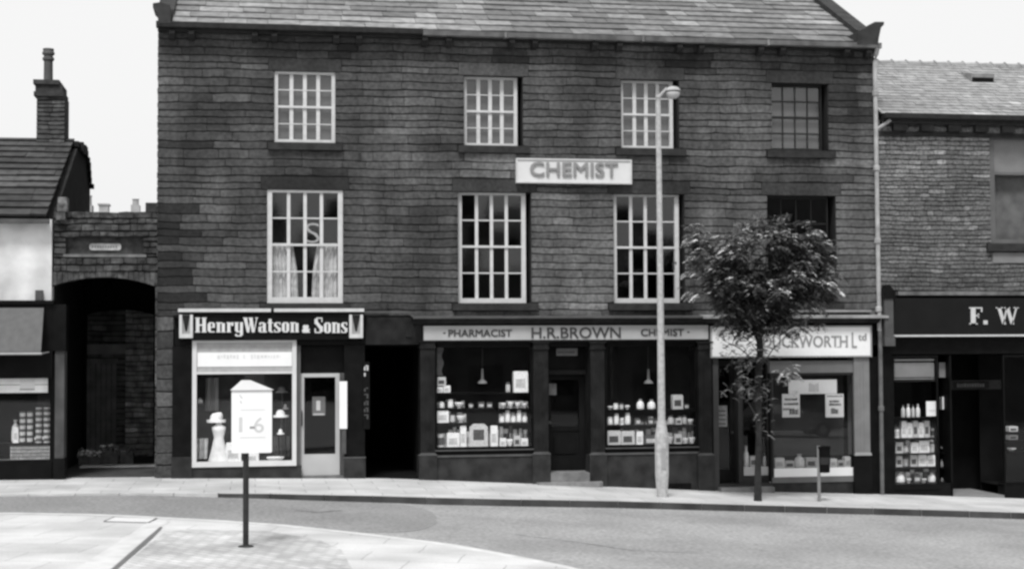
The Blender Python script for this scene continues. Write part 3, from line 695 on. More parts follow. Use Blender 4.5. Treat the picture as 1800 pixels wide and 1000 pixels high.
GLY = {
 'H': (.86, [(.06, .32, 0, 1), (.54, .80, 0, 1), (.32, .54, .45, .54), (0, .38, 0, .06), (0, .38, .94, 1), (.48, .86, 0, .06), (.48, .86, .94, 1)], []),
 'e': (.60, [(.02, .25, .08, .6), (.12, .46, .6, .68), (.38, .56, .36, .62), (.25, .56, .31, .37), (.12, .54, 0, .08)], []),
 'n': (.72, [(.06, .29, 0, .68), (0, .12, .62, .68), (.29, .46, .59, .67), (.42, .65, 0, .62), (0, .34, 0, .05), (.38, .70, 0, .05)], []),
 'r': (.54, [(.06, .29, 0, .68), (0, .12, .62, .68), (.29, .38, .54, .62), (.35, .52, .44, .68), (0, .35, 0, .05)], []),
 'y': (.68, [(.05, .28, .08, .68), (0, .34, .63, .68), (.14, .42, 0, .09), (.42, .64, -.2, .68), (.12, .54, -.28, -.2), (.06, .2, -.24, -.12)], []),
 'a': (.66, [(.1, .44, .6, .68), (.06, .2, .5, .64), (.34, .57, 0, .62), (.1, .34, .34, .4), (0, .22, .04, .38), (.1, .34, 0, .06), (.5, .66, 0, .08)], []),
 't': (.46, [(.08, .31, .06, .9), (0, .44, .61, .68), (.18, .44, 0, .08)], []),
 's': (.54, [(.1, .5, .61, .68), (0, .2, .38, .62), (.32, .52, .06, .32), (.02, .42, 0, .07), (0, .08, .04, .2), (.42, .5, .48, .66)], [[(0, .46), (.2, .5), (.52, .22), (.32, .16)]]),
 'o': (.62, [(.02, .25, .08, .6), (.37, .60, .08, .6), (.12, .5, .6, .68), (.12, .5, 0, .08)], []),
 'S': (.70, [(.14, .62, .93, 1), (0, .25, .58, .92), (.42, .68, .08, .44), (.04, .54, 0, .07), (0, .1, .04, .3), (.56, .64, .7, .97)], [[(0, .68), (.25, .74), (.68, .32), (.42, .24)]]),
 'W': (1.12, [(-.04, .32, .95, 1), (.38, .74, .95, 1), (.9, 1.14, .95, 1)], [[(0, 1), (.27, 1), (.47, 0), (.27, 0)], [(.35, 0), (.44, 0), (.62, 1), (.55, 1)], [(.42, 1), (.69, 1), (.88, 0), (.66, 0)], [(.78, 0), (.86, 0), (1.08, 1), (1.01, 1)]])}
def fancy(txt, a, b, ytop, ybase, Y=-.16):
    x0, x1, z0, z1 = RC(a, ytop, b, ybase, Y); W = sum(GLY[c][0] + .05 for c in txt) - .05; k = (x1 - x0) / W; H = z1 - z0; mb = MB(); x = x0; e = 0
    for c in txt:
        w, rects, polys = GLY[c]
        for (p, q, r_, t_) in rects: mb.box(x + p * k, x + q * k, Y - .02 - e * .0006, Y, z0 + r_ * H, z0 + t_ * H); e += 1
        for po in polys: mb.prism([(x + p * k, z0 + q * H) for p, q in po], Y - .02 - e * .0006, Y); e += 1
        x += (w + .05) * k
    mb.build('lettering', FATW, fs)
fancy('Henry', 343, 428, 558, 584); fancy('Watson', 428, 526, 558, 584); fancy('Sons', 553, 611, 558, 585)
fat_word('&', 531, 571, 545, 585, fs, mt=FATW, bold=.01)
box('lead_flashing', -1.62, 2.18, -.14, .0, 3.218, 3.26, DARKP, main)
# white vertical box sign by the door, and its bracket
v_ = RC(596.5, 670, 610, 753, -.12); vs = thing('box_sign', 'plain white upright box sign beside the cream door', 'sign', ((v_[0] + v_[1]) / 2, -.12, v_[2]))
box('panel', v_[0], v_[1], -.16, -.08, v_[2], v_[3], BOARDW, vs); box('tube', v_[0] + .05, v_[1] - .02, -.14, -.1, v_[2] - .5, v_[2] - .001, MIDP, vs)
box('clip', v_[1] - .03, v_[1] + .03, -.13, -.062, v_[2] + .45, v_[2] + .48, IRON, vs)
# vertical lettering on the passage edge
v2 = RC(637, 640, 650, 745, -.065); vv = thing('wall_plate', 'narrow black plate with dim upright lettering by the passage', 'sign', ((v2[0] + v2[1]) / 2, -.08, v2[2]))
box('plate', v2[0] + .02, v2[1], -.085, -.062, v2[2] - .1, v2[3] + .05, DARKP, vv)
r4 = random.Random(5); mk = MB(); y_ = 642
for i, (hh, gg) in enumerate(((9, 1), (6, 1), (0, 0), (7, 0), (8, 0), (8, 0), (8, 0), (8, 0))):
    if hh:
        q = RC(640, y_, 647.5, y_ + hh, -.09)
        for s0, s1, s2, s3 in ((0, 1, .75, 1), (0, .35, 0, 1), (.6, 1, 0, .7)):
            if r4.random() < .8: mk.box(q[0] + (q[1] - q[0]) * s0, q[0] + (q[1] - q[0]) * s1, -.0875, -.0852, q[2] + (q[3] - q[2]) * s2, q[2] + (q[3] - q[2]) * s3, k=1 - gg)
    y_ += hh + 4 if hh else 16
mk.build('worn_letters', [CREAM, mat('dim_letters', .06)], vv)

# ---- passage between the shops
a3 = RC(645, 598, 737, 842)
box('passage_lintel', a2[1] + .02, a3[1] + .06, -.05, .35, 2.665, 3.215, DARKW, main)
ps = MB(); ps.box(a2[1] + .02, a2[1] + .04, .9, 6, zg(3) - .1, 2.66); ps.box(a3[1] + .05, a3[1] + .08, .3, 6, zg(3) - .1, 2.66); ps.box(a2[1] + .041, a3[1] + .049, 5.9, 6, zg(3) - .1, 2.66); ps.box(a2[1] + .041, a3[1] + .049, .36, 5.9, 2.62, 2.66); ps.box(a2[1] + .041, a3[1] + .049, .0, 5.9, zg(2.5) - .1, zg(2.5) + .012)
ps.build('passage_wall', BLACK, main)
q = RC(713, 575, 724, 592, -.06); box('lintel_block', q[0], q[1], -.08, -.051, q[2], q[3], DARKW, main)
cm_ = MB(); c0 = U(641, 548, -.1)[0]; c1 = U(722, 548, -.1)[0]
cm_.box(c0, c1, -.1, -.051, U(680, 550, -.1)[1], U(680, 547, -.1)[1]); cm_.prism([(c1, 3.275), (c1 + .14, 3.21), (c1 + .14, 3.17), (c1, 3.235)], -.1, -.051); cm_.build('hood_mould', MIDP, main)

# ---- chemist
CX0, CX1 = U(738, 700)[0], U(1250, 700)[0]
c0x = U(727, 560, -.2)[0]
co = MB(); co.prism([(-.001, 3.235), (-.27, 3.20), (-.27, 3.16), (-.22, 3.12), (-.16, 3.07), (-.001, 3.07)], c0x, BX1 - .05, axis='x'); co.build('cornice', DARKW, main)
cl = MB(); cl.prism([(-.02, 3.241), (-.30, 3.206), (-.30, 3.18), (-.275, 3.18), (-.275, 3.2), (-.02, 3.236)], c0x - .02, U(1235, 560, -.3)[0], axis='x'); cl.build('lead_edge', MIDP, main)
cl = MB(); cl.prism([(-.02, 3.25), (-.31, 3.22), (-.31, 3.17), (-.275, 3.17), (-.275, 3.2), (-.02, 3.24)], U(1236, 560, -.3)[0], U(1562, 560, -.3)[0], axis='x'); cl.box(U(1375, 545)[0], U(1528, 545)[0], -.12, -.02, 3.30, 3.35); cl.build('lead_edge', mat('pale_lead', .24, var=.3, scale=4), main)
box('shop_header', CX0, BX1 - .02, -.02, .35, 2.60, 3.069, DARKP, main)
cs = thing('shop_sign', 'long pale fascia sign with dark letters naming the pharmacist', 'sign', (6.3, -.14, 2.75))
ca, cb = RC(745, 572, 760, 596, -.14), RC(1230, 574, 1245, 597, -.14)
GREYB = mat('pale_grey_board', .36, var=.08, scale=2, rough=.5)
box('board', ca[0], cb[1], -.14, -.02, 2.745, 3.035, GREYB, cs)
def wd(txt, a, b, z0, z1, par, Y, mt, bold=0): 
    x0, x1 = U(a, 585, Y)[0], U(b, 585, Y)[0]; return lettering(txt, x0, x1, z0, z1, Y, mt, par, bold=bold, thick=.012, heavy=(.005, .003))
wd('PHARMACIST', 788, 900, 2.815, 2.96, cs, -.14, LETD, 0); wd('H.R.BROWN', 934, 1091, 2.775, 3.0, cs, -.14, LETD, 0); wd('CHEMIST', 1126, 1202, 2.815, 2.96, cs, -.14, LETD, 0)
dt = MB()
for p_ in (781, 1210): x_ = U(p_, 585, -.14)[0]; dt.box(x_ - .025, x_ + .025, -.15, -.141, 2.88, 2.905)
dt.build('dots', LETD, cs)
box('sign_rail', ca[0] - .03, cb[1] + .02, -.13, -.02, 2.70, 2.742, DARKP, main)
P1 = pil(main, 737, 766, 598, 842, ybase=800); pil(main, 936, 965, 600, 850, ybase=798); pil(main, 1036, 1064, 600, 852, ybase=799); pil(main, 1226, 1252, 600, 862, ybase=800)
goods_floor = {}
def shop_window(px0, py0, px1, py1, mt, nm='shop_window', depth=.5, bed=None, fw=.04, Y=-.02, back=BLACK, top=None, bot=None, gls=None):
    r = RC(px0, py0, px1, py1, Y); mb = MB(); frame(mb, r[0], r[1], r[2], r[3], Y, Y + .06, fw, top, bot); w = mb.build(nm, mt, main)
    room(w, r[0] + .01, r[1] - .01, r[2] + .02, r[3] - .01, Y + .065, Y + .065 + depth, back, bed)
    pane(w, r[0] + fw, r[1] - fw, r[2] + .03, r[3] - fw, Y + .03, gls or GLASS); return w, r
BED = mat('pale_window_bed', .7, var=.3)
cw1, R1 = shop_window(765, 598, 937, 788, DARKP, bed=BED); cw2, R2 = shop_window(1064, 598, 1226, 784, DARKP, bed=BED)
for w_, r_ in ((cw1, R1), (cw2, R2)):
    s_ = MB(); s_.box(r_[0] - .02, r_[1] + .02, -.09, .04, r_[2] - .05, r_[2] - .001, k=0); s_.box(r_[0] - .02, r_[1] + .02, -.1, -.091, r_[2] - .035, r_[2] - .012, k=1); s_.build('sill', [DARKP, MIDP], w_)
    gz = min(zg(r_[0]), zg(r_[1])) - .06
    box('stall_riser', r_[0] + .0, r_[1], -.06, .3, gz, r_[2] - .16, STALL, main); box('riser_panel', r_[0], r_[1], -.05, .3, r_[2] - .118, r_[2] - .051, DARKP, main); box('riser_string', r_[0], r_[1], -.085, .3, r_[2] - .159, r_[2] - .12, MIDP, main)
# dark coal grate under the right window
q = RC(1172, 849, 1215, 860, -.07); gm = MB(); gm.box(q[0], q[1], -.066, -.061, q[2], q[3]); 
for i in range(7): xx = q[0] + (q[1] - q[0]) * (i + .5) / 7; gm.box(xx - .01, xx + .01, -.075, -.067, q[2], q[3])
gm.build('cellar_grate', BLACK, main)
# chemist door, recessed
dr = RC(966, 655, 1035, 833, .55)
dx0, dx1 = U(965, 700)[0], U(1036, 700)[0]
dm = MB(); frame(dm, dx0 + .03, dx1 - .0, zg(6.3) + .27, 2.02, .5, .56, .11, .11, .3); dm.box(dx0 + .14, dx1 - .11, .51, .55, .85, .95); dm.box(dx0 + .1, dx1 - .1, .53, .55, zg(6.3) + .5, .86)
dm.box(dx0 + .2, dx1 - .2, .5, .53, zg(6.3) + .6, .76)
dd = dm.build('shop_door', mat('dark_door_paint', .008, var=.3, rough=.5, spec=.1), main); dd['label'] = 'dark panelled door of the chemist'
pane(dd, dx0 + .14, dx1 - .1, .95, 1.92, .53)
MB().lathe((dx0 + .1, .46, 1.0), [(.03, 0), (.036, .03), (.03, .06)], n=10).build('handle', MIDP, dd)
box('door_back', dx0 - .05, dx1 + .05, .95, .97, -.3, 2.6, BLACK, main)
dsd = MB(); dsd.box(dx0 - .04, dx0 + .0, .3, .95, -.3, 2.6); dsd.box(dx1 + .001, dx1 + .04, .3, .95, -.3, 2.6); dsd.build('door_reveal', DARKW, main)
box('transom', dx0, dx1, .3, .56, 2.03, 2.12, DARKW, main); box('overpanel', dx0, dx1, .35, .4, 2.121, 2.59, DARKP, main)
st = MB(); z1_ = zg(6.3); st.box(dx0 - .0, dx1, -.12, .6, z1_ - .1, z1_ + .25); st.build('door_step', mat('pale_step_stone', .17, var=.3, scale=5), main)
st = MB(); a_ = RC(948, 848, 1064, 855, -.5); st.prism([(a_[0], -.12), (a_[0] + .03, -.30), (a_[1] - .08, -.34), (a_[1], -.28), (a_[1], -.12)], z1_ - .15, z1_ + .075, axis='z'); st.build('bottom_step', STEPM, main)
q = RC(978, 612, 1015, 625, .33); pq = thing('name_plaque', 'small pale plaque above the chemist door', 'plaque', ((q[0] + q[1]) / 2, .33, q[2]))
box('plate', q[0], q[1], .33, .349, q[2], q[3], mat('pale_plaque', .2, var=.2, scale=20), pq); mk = MB()
for i in range(8): xx = q[0] + .04 + i * .045; mk.box(xx, xx + .028, .328, .3298, q[2] + .05, q[2] + .085)
mk.build('tiny_marks', LETD, pq)
q = RC(963, 674, 978, 694, .45); nc = thing('notice_card', 'small grey notice at the left edge of the chemist door glass', 'notice', ((q[0] + q[1]) / 2, .48, q[2])); box('card', q[0] + .03, q[1] + .01, .49, .499, q[2], q[3], mat('notice_card', .16, var=.2, scale=30), nc); box('pin', q[0] + .1, q[0] + .115, .484, .4899, q[3] - .03, q[3] - .015, IRON, nc)

# ---- right shop of the main building
DX0, DX1 = U(1252, 700)[0], U(1532, 700)[0]
ds = thing('shop_sign', 'tall white fascia sign lettered Duckworth Ltd partly behind the tree', 'sign', (11.1, -.12, 2.35))
da, db = RC(1250, 573, 1260, 626, -.12), RC(1520, 574, 1531, 626, -.12)
box('board', da[0] + .0, db[1], -.12, -.03, 2.37, 3.0, BOARDW, ds)
edg = MB(); frame(edg, da[0] - .015, db[1] + .015, 2.355, 3.015, -.135, -.03, .03); edg.build('rim', mat('rim_paint', .3), ds)
def wd2(txt, a, b, c, d, par, Y, mt, bold=0): 
    q = RC(a, b, c, d, Y); return lettering(txt, q[0], q[1], q[2], q[3], Y, mt, par, bold=bold, thick=.006, heavy=(.006, .001))
LETM = mat('light_grey_letters', .27, rough=.5, bump=0)
wd2('DUCKWORTH', 1341, 590, 1490, 610, ds, -.12, LETM, 0); wd2('L', 1497, 584, 1506, 611, ds, -.12, LETM, -.004); wd2('td', 1508, 586, 1523, 598, ds, -.12, LETM)
# serifs for the capitals
sf = MB()
for p_ in (1399, 1411, 1474, 1488):
    for yy in (590, 609): q = RC(p_ - 2.6, yy, p_ + 2.6, yy + 1.4, -.12); sf.box(q[0], q[1], -.126, -.1201, q[2], q[3])
sf.build('serifs', LETM, ds)
box('left_post', DX0 + .005, U(1262, 700)[0], -.05, .3, zg(9.5), 2.36, mat('grey_post', .05), main)
pr_ = RC(1502, 628, 1529, 800, -.08); pz = U(1515, 800, -.08)[1]
PG = mat('grey_pilaster_paint', .17, var=.12, scale=4)
mb = MB(); mb.box(pr_[0], pr_[1], -.08, .3, pz, 2.354); 
for i in range(3): mb.box(pr_[0] + .05 + i * .08, pr_[0] + .085 + i * .08, -.088, -.0801, pz + .12, 2.25)
p9 = mb.build('pilaster', PG, main); p9['label'] = 'grey painted pilaster'
MB().prism([(pr_[0] - .02, pz), (pr_[1] + .02, pz), (pr_[1] - .0, pz + .06), (pr_[0] + .0, pz + .06)], -.12, -.0801).build('foot_moulding', GREYP, p9)
box('plinth', pr_[0] - .03, pr_[1] + .03, -.1, .3, zg(12.7) - .1, pz - .002, BLACK, p9)
box('corner_pier', pr_[1] + .035, BX1 - .02, -.03, .3, zg(13) - .1, 2.355, DARKP, main)
# header beneath sign
q = RC(1352, 633, 1502, 655, -.0); box('blind_box', q[0], pr_[0] - .002, -.05, .1, q[2], q[3] - .01, mat('blind_box_paint', .13, var=.1), main)
dwm, RD = shop_window(1356, 655, 1503, 847, mat('brownish_frame', .03), bed=BED, fw=.05, bot=.10, depth=.9, gls=glass_mat('clean_plate_glass', .95))
gr = RC(1356, 822, 1500, 838, -.03)
box('white_band', RD[0] + .05, RD[1] - .05, -.026, -.0205, gr[2], gr[3], BOARDW, dwm)
box('bottom_rail', RD[0], RD[1], -.04, -.0235, RD[2], RD[2] + .12, mat('pale_rail', .13), dwm)
bp_ = RC(1375, 664, 1490, 790, .5)
box('back_panel', RD[0] + .05, RD[1] - .05, .5, .52, U(1430, 800, .5)[1], RD[3] - .06, mat('brown_back_panel', .055, var=.15, scale=3), dwm)
box('stall_riser', RD[0], RD[1], -.01, .3, zg(12.4) - .1, RD[2] - .002, STALL, main)
# narrow window left of it
nwm, RN = shop_window(1303, 628, 1352, 838, mat('brownish_frame', .03), bed=BED, fw=.04, depth=.9, Y=.15)
q = RC(1305, 820, 1350, 835, .14); box('white_band', RN[0] + .04, RN[1] - .04, .137, .149, q[2], q[3], mat('dull_white_band', .45), nwm)
box('mullion', RN[1] + .002, RD[0] - .002, -.02, .3, zg(11) - .1, 2.36, mat('brownish_frame', .03), main)
box('stall_riser', RN[0], RN[1], .12, .3, zg(10.5) - .1, RN[2] - .002, STALL, main)
# door
ddx0, ddx1 = U(1263, 700)[0], U(1300, 700)[0]
dm = MB(); frame(dm, ddx0, ddx1 + .0, zg(9.8) + .16, 2.3, .35, .41, .1, .12, .25); dd = dm.build('shop_door', DARKW, main); dd['label'] = 'dark glazed door behind the street tree'; pane(dd, ddx0 + .09, ddx1 - .09, .0, 2.2, .38)
box('door_back', ddx0 - .04, ddx1 + .1, .9, .92, -.5, 2.35, BLACK, main); MB().lathe((ddx1 - .06, .33, .75), [(.02, 0), (.03, .02), (.02, .05)], n=8).build('handle', MIDP, dd)
box('door_jamb', ddx1 + .003, RN[0] - .003, .1, .5, zg(10) - .1, 2.36, mat('brownish_frame', .03), main)
q = RC(1268, 846, 1362, 862, -.3); box('door_step', q[0], q[1], -.3, .34, zg(10) - .12, zg(10) + .10, mat('pale_step_stone', .17), main)
q = RC(1262, 838, 1356, 846, .0); box('upper_step', ddx0 - .02, q[1], -.06, .34, zg(10) + .101, zg(10) + .16, STALL, main)
q = RC(1262, 713, 1279, 750, .33); nc = thing('notice_card', 'pale printed notice inside the glass of the door behind the tree', 'notice', ((q[0] + q[1]) / 2, .42, q[2])); box('card', q[0] + .02, q[1] + .02, .42, .43, q[2], q[3], mat('dim_notice', .3, var=.4, scale=30), nc); mk = MB()
for i in range(4): mk.box(q[0] + .04, q[1] - .02, .417, .4199, q[2] + .05 + i * .09, q[2] + .075 + i * .09)
mk.build('printed_lines', LETD, nc)
def poster(px0, py0, px1, py1, label, lines, Y=.03, mt=None):
    q = RC(px0, py0, px1, py1, Y); t = thing('poster', label, 'poster', ((q[0] + q[1]) / 2, Y, q[2])); box('sheet', q[0], q[1], Y, Y + .006, q[2], q[3], mt or mat('poster_paper', .93, var=.03), t)
    mk = MB(); r6 = random.Random(int(px0)); W, H = q[1] - q[0], q[3] - q[2]
    for (u0, u1, v0, v1, g) in lines:
        x = q[0] + W * u0
        while x < q[0] + W * u1:
            w = r6.uniform(.015, .04); zt_ = r6.uniform(0, .25) * H * (v1 - v0)
            mk.box(x, min(x + w, q[0] + W * u1), Y - .004, Y - .0005, q[2] + H * v0, q[2] + H * v1 - zt_, k=g); x += w + .01
    mk.build('printing', [LETD, LETF], t); return t
poster(1386, 667, 1471, 692, 'wide white poster at the top of the window with a faint round mark', [(.42, .62, .15, .8, 1)])
poster(1375, 692, 1406, 733, 'left of the two small white price posters with dark printing', [(.15, .85, .72, .82, 0), (.1, .9, .52, .62, 0), (.05, .5, .3, .4, 0), (.4, .9, .12, .38, 0)])
poster(1451, 692, 1483, 733, 'right of the two small white price posters with dark printing', [(.1, .95, .88, .93, 0), (.22, .75, .64, .74, 0), (.2, .85, .5, .6, 0), (.3, .7, .15, .4, 0)])

# CHEMIST board high on the wall
ch = RC(907, 280, 1110, 323, -.1); hs = thing('wall_sign', 'white board reading CHEMIST high on the wall between storeys', 'sign', ((ch[0] + ch[1]) / 2, -.1, ch[2]))
box('board', ch[0] + .02, ch[1] - .02, -.12, -.015, ch[2] + .02, ch[3] - .02, mat('aged_sign_white', .6, var=.05, scale=3, rough=.5), hs)
fm = MB(); frame(fm, ch[0], ch[1], ch[2], ch[3], -.14, -.014, .03); fm.build('frame', WHITE, hs)
q = RC(931, 286, 1086, 311, -.12); lettering('CHEMIST', q[0], q[1], q[2], q[3], -.12, mat('sign_grey_letters', .22, rough=.5), hs, bold=0, thick=.03, heavy=(.009, .008))

# ------------------------------------------------------------------ right neighbour: F. W shop
NX0, NX1 = 13.12, 24.0
nb = thing('shop_building', 'two storey small-coursed stone building with pale slate roof at the right edge', 'building', (16, 0, zg(16)))
FW = (15.66, 17.4, 4.78, 7.16)
def tw(x, z): return 1.0 + (.25 if z > 6.2 else 0) - (.1 if z < 4.3 else 0)
nw = MB(); masonry(nw, NX0, NX1, 3.75, 7.42, [FW, (FW[0] - .05, FW[1] + .05, FW[3], FW[3] + .14)], .095, (.14, .42), random.Random(11), tintf=tw, rough=.014, joint=.006, outl=.12)
nwl = nw.build('wall', BRICKST, nb)
nc_ = MB(); wall_core(nc_, NX0 + .003, NX1 - .003, 3.7, 7.6, [FW], .025, .35); nc_.box(NX0 + .004, NX0 + .2, .36, 7.5, -1.2, 7.6); nc_.box(NX1 - .3, NX1, .36, 7.5, -2, 7.6); nc_.box(NX0 + .21, NX1 - .31, 7.2, 7.5, -2, 7.6); nc_.box(NX0 + .21, NX1 - .31, .36, 7.19, 3.6, 3.69); nc_.build('masonry_core', MORTAR, nwl)
lt = MB(); lt.box(FW[0] - .08, FW[1] + .1, -.02, .03, FW[3], FW[3] + .13, 1.3); lt.build('lintel', BRICKST, nwl)
fr = MB(); frame(fr, FW[0] + .005, FW[1] - .005, FW[2] + .004, FW[3] - .004, .06, .14, .13, .1, .09); fr.box(FW[0] + .13, FW[1] - .13, .07, .13, 6.28, 6.34)
wn = fr.build('window', mat('dull_frame_paint', .11, var=.15), nb); box('blind', FW[0] + .13, FW[1] - .13, .11, .115, 6.34, FW[3] - .1, mat('pale_roller_blind', .17), wn)
pane(wn, FW[0] + .1, FW[1] - .1, FW[2] + .08, 6.3, .1); box('curtain', FW[0] + .1, FW[1] - .1, .3, .31, FW[2], FW[3], mat('dim_net_curtain', .11, var=.3, scale=4), wn)
box('sill', FW[0] - .12, FW[1] + .1, -.1, .055, FW[2] - .17, FW[2] - .002, SILL, wn); q = U(1738, 445)[1]; box('pale_stone', FW[0] + .02, FW[1], -.03, .02, FW[2] - .42, FW[2] - .2, mat('pale_dressed_stone', .17), nwl)
rf = MB(); slates(rf, NX0 - .0, NX1, -.2, 7.52, .5, 3.95, .21, (.2, .3), .010, random.Random(5), tv=.10, outl=.05)
r_ = rf.build('roof', SLATE_PALE, nb); k5 = 1 / math.hypot(1, .5); ry2, rz2 = -.2 + 3.95 * k5, 7.52 + 3.95 * .5 * k5
rdk = MB(); rdk.prism([(-.19, 7.51), (ry2, rz2 - .01), (7.6, 7.52)], NX0, NX1 - .02, axis='x'); rdk.build('roof_deck', MORTAR, r_)
rt = MB(); x = NX0
while x < NX1: rt.tube([(x, ry2, rz2 - .03), (x + .32, ry2, rz2 - .015), (x + .36, ry2, rz2 + .005)], [.09, .09, .105], n=10); x += .36
rt.build('ridge_tile', SLATE_PALE, r_)
q0, q1 = U(1702, 130, 2.2), U(1742, 130, 2.2); dd_ = 2.75; yy, zz = -.2 + dd_ * k5, 7.52 + dd_ * .5 * k5
sk = MB(); sk.prism([(yy - .2, zz - .08), (yy - .24, zz + .1), (yy + .3, zz + .22), (yy + .3, zz + .14)], q0[0], q1[0], axis='x', k=1); sk.box(q0[0] + .02, q1[0] - .02, yy - .22, yy - .19, zz - .12, zz + .07, k=0); sk.build('roof_vent', [BLACK, SLATE_PALE], r_)
gt = MB(); gt.prism([(-.36, 7.52), (-.34, 7.42), (-.2, 7.40), (-.18, 7.5)], NX0 + .02, NX1, axis='x'); gt.box(NX0 + .02, NX1, -.18, -.02, 7.32, 7.5); gt.build('gutter', IRON, nb)
x = NX0 + .3
while x < NX1 - .2: box('corbel', x, x + .3, -.14, .0, 7.18, 7.318, mat('corbel_stone', .03, var=.4, scale=6), nb); x += .62
box('corbel_band', NX0, NX1, -.03, -.0165, 7.08, 7.17, SILL, nb)
bs = MB(); bs.tube([(PX + .03, -.12, 7.20), (PX + .18, -.2, 7.3), (PX + .28, -.26, 7.38)], .035); bs.build('gutter_spout', mat('pale_pipe_paint', .34), nb)
# its shopfront
box('string_course', NX0 + .35, NX1, -.12, .35, 3.66, 3.74, mat('worn_ledge', .14, var=.5, scale=3), nb)
f2 = thing('shop_sign', 'black fascia sign with serif letters F W at the right edge', 'sign', (16, -.2, 2.8))
fz0, fz1 = U(1680, 588, -.2)[1], U(1680, 524, -.2)[1]
box('board', U(1572, 550, -.2)[0], NX1 - .2, -.18, -.02, fz0, fz1, mat('black_fascia', .010, rough=.5, spec=.1), f2)
box('bottom_rail', U(1568, 550, -.2)[0], NX1 - .2, -.22, -.02, fz0 - .04, fz0 - .002, CREAM, f2)
# hand-cut serif letters
def bars(mb, rects, q):
    for a, b, c, d in rects: mb.box(q[0] + (q[1] - q[0]) * a, q[0] + (q[1] - q[0]) * b, -.2, -.1801, q[2] + (q[3] - q[2]) * c, q[2] + (q[3] - q[2]) * d)
q = RC(1704, 540, 1727, 570, -.2); mb = MB(); bars(mb, [(.12, .48, 0, 1), (0, .62, 0, .07), (0, .12, .93, 1), (.48, 1, .93, 1), (.9, 1, .72, .93), (.48, .72, .47, .55), (.66, .74, .38, .64)], q)
q = RC(1729, 563, 1736, 570, -.2); bars(mb, [(0, 1, 0, 1)], q)
q = RC(1751, 540, 1791, 570, -.2); X = lambda t: q[0] + (q[1] - q[0]) * t; Z = lambda t: q[2] + (q[3] - q[2]) * t
for a, b, w in ((.06, .28, .15), (.28, .46, .06), (.42, .64, .15), (.66, .88, .06)):
    t0, t1 = (1, 0) if w > .1 else (0, 1)
    mb.prism([(X(a), Z(t0)), (X(a + w), Z(t0)), (X(b + w), Z(t1)), (X(b), Z(t1))], -.2, -.1801)
bars(mb, [(0, .3, .94, 1), (.36, .62, .94, 1), (.78, 1, .94, 1)], q)
mb.build('lettering', CREAM, f2)
e = RC(1555, 521, 1570, 600, -.25); eb = MB(); eb.box(e[0], e[1], -.27, .0, U(1562, 590, -.25)[1], U(1562, 525, -.25)[1]); eb.box(e[0] - .02, e[1] + .02, -.3, .0, U(1562, 608, -.25)[1], U(1562, 590, -.25)[1] - .002); eb.prism([(e[0] - .03, U(1562, 525, -.25)[1]), (e[1] + .03, U(1562, 525, -.25)[1]), (e[1] + .03, U(1562, 512, -.25)[1]), ((e[0] + e[1]) / 2, U(1562, 500, -.25)[1]), (e[0] - .03, U(1562, 512, -.25)[1])], -.3, .0, k=1)
eb.build('end_console', [MIDP, DARKP], nb)
box('shop_header', NX0 + .0, NX1, -.015, .35, U(1680, 622)[1], 3.659, DARKP, nb)
pa = RC(1553, 610, 1570, 865, -.03); box('side_panel', NX0 + .01, pa[1], -.03, .3, zg(13.3) - .1, U(1560, 622)[1] - .002, DARKP, nb)
sw_ = RC(1570, 625, 1650, 860, -.02)
fm = MB(); frame(fm, sw_[0], sw_[1], sw_[2], sw_[3], -.02, .04, .03, .04, .1); fm.box(sw_[0] + .03, sw_[1] - .03, -.018, .04, U(1610, 668)[1] - .02, U(1610, 668)[1] + .02)
nw1 = fm.build('shop_window', DARKP, nb); sx1 = U(1672, 740)[0]
sm = MB(); sm.box(sx1 - .02, sx1 + .02, .0, .9, zg(14.5) - .1, sw_[3]); sm.build('door_post', DARKP, nb)
box('stall_riser', sw_[0], sx1, .0, .9, zg(14.5) - .15, U(1610, 850)[1], DARKP, nb)
rm = MB(); zt_ = sw_[3]; zb_ = U(1610, 850)[1]
rm.box(sw_[0], sx1 - .05, 1.1, 1.12, zb_, zt_); rm.box(sw_[0] - .02, sw_[0], .05, 1.1, zb_, zt_); rm.box(sw_[0], sx1 - .05, .05, 1.1, zb_ - .02, zb_ - .001); rm.build('display_recess', BLACK, nw1)
pane(nw1, sw_[0] + .03, sw_[1] - .03, sw_[2] + .05, sw_[3] - .03, .01)
# slanting side pane toward the door
sp = MB(); sp.face([(sw_[1], .01, zb_), (sx1, .4, zb_), (sx1, .4, zt_), (sw_[1], .01, zt_)]); sp.build('side_glass', GLASS, nw1)
bl = RC(1572, 637, 1642, 663, .06); mb = MB(); mb.box(bl[0], bl[1], .06, .065, bl[2], bl[3]); q = RC(1572, 631, 1642, 634, .06); mb.box(q[0], q[1], .055, .07, q[2], q[3], k=1); q = RC(1572, 665, 1642, 670, .06); mb.box(q[0], q[1], .055, .07, q[2], q[3], k=1)
q = RC(1651, 637, 1664, 663, .2); mb.box(q[0], q[1], .2, .205, q[2], q[3]); mb.build('blind', [mat('grey_fanlight', .2), mat('blind_rail', .34)], nw1)
box('door_back', sx1 + .02, 16.9, 1.6, 1.62, -1, 2.6, BLACK, nb)
q = RC(1668, 671, 1738, 683, .3); box('door_transom', sx1 + .02, 16.1, .5, .56, q[2] - .02, q[3] + .03, DARKW, nb)
tp = thing('door_plate', 'dim narrow plate with worn lettering over the dark shop entrance', 'plate', (15.4, .48, q[2])); box('plate', q[0] + .2, q[1] + .1, .49, .499, q[2], q[3], DARKP, tp)
mk = MB(); r6 = random.Random(9); x = q[0] + .28
while x < q[1]: w = r6.uniform(.03, .05); mk.box(x, x + w, .486, .4899, q[2] + .03, q[3] - .03 - r6.uniform(0, .02)); x += w + .02
mk.build('worn_letters', mat('dim_letters', .06), tp)
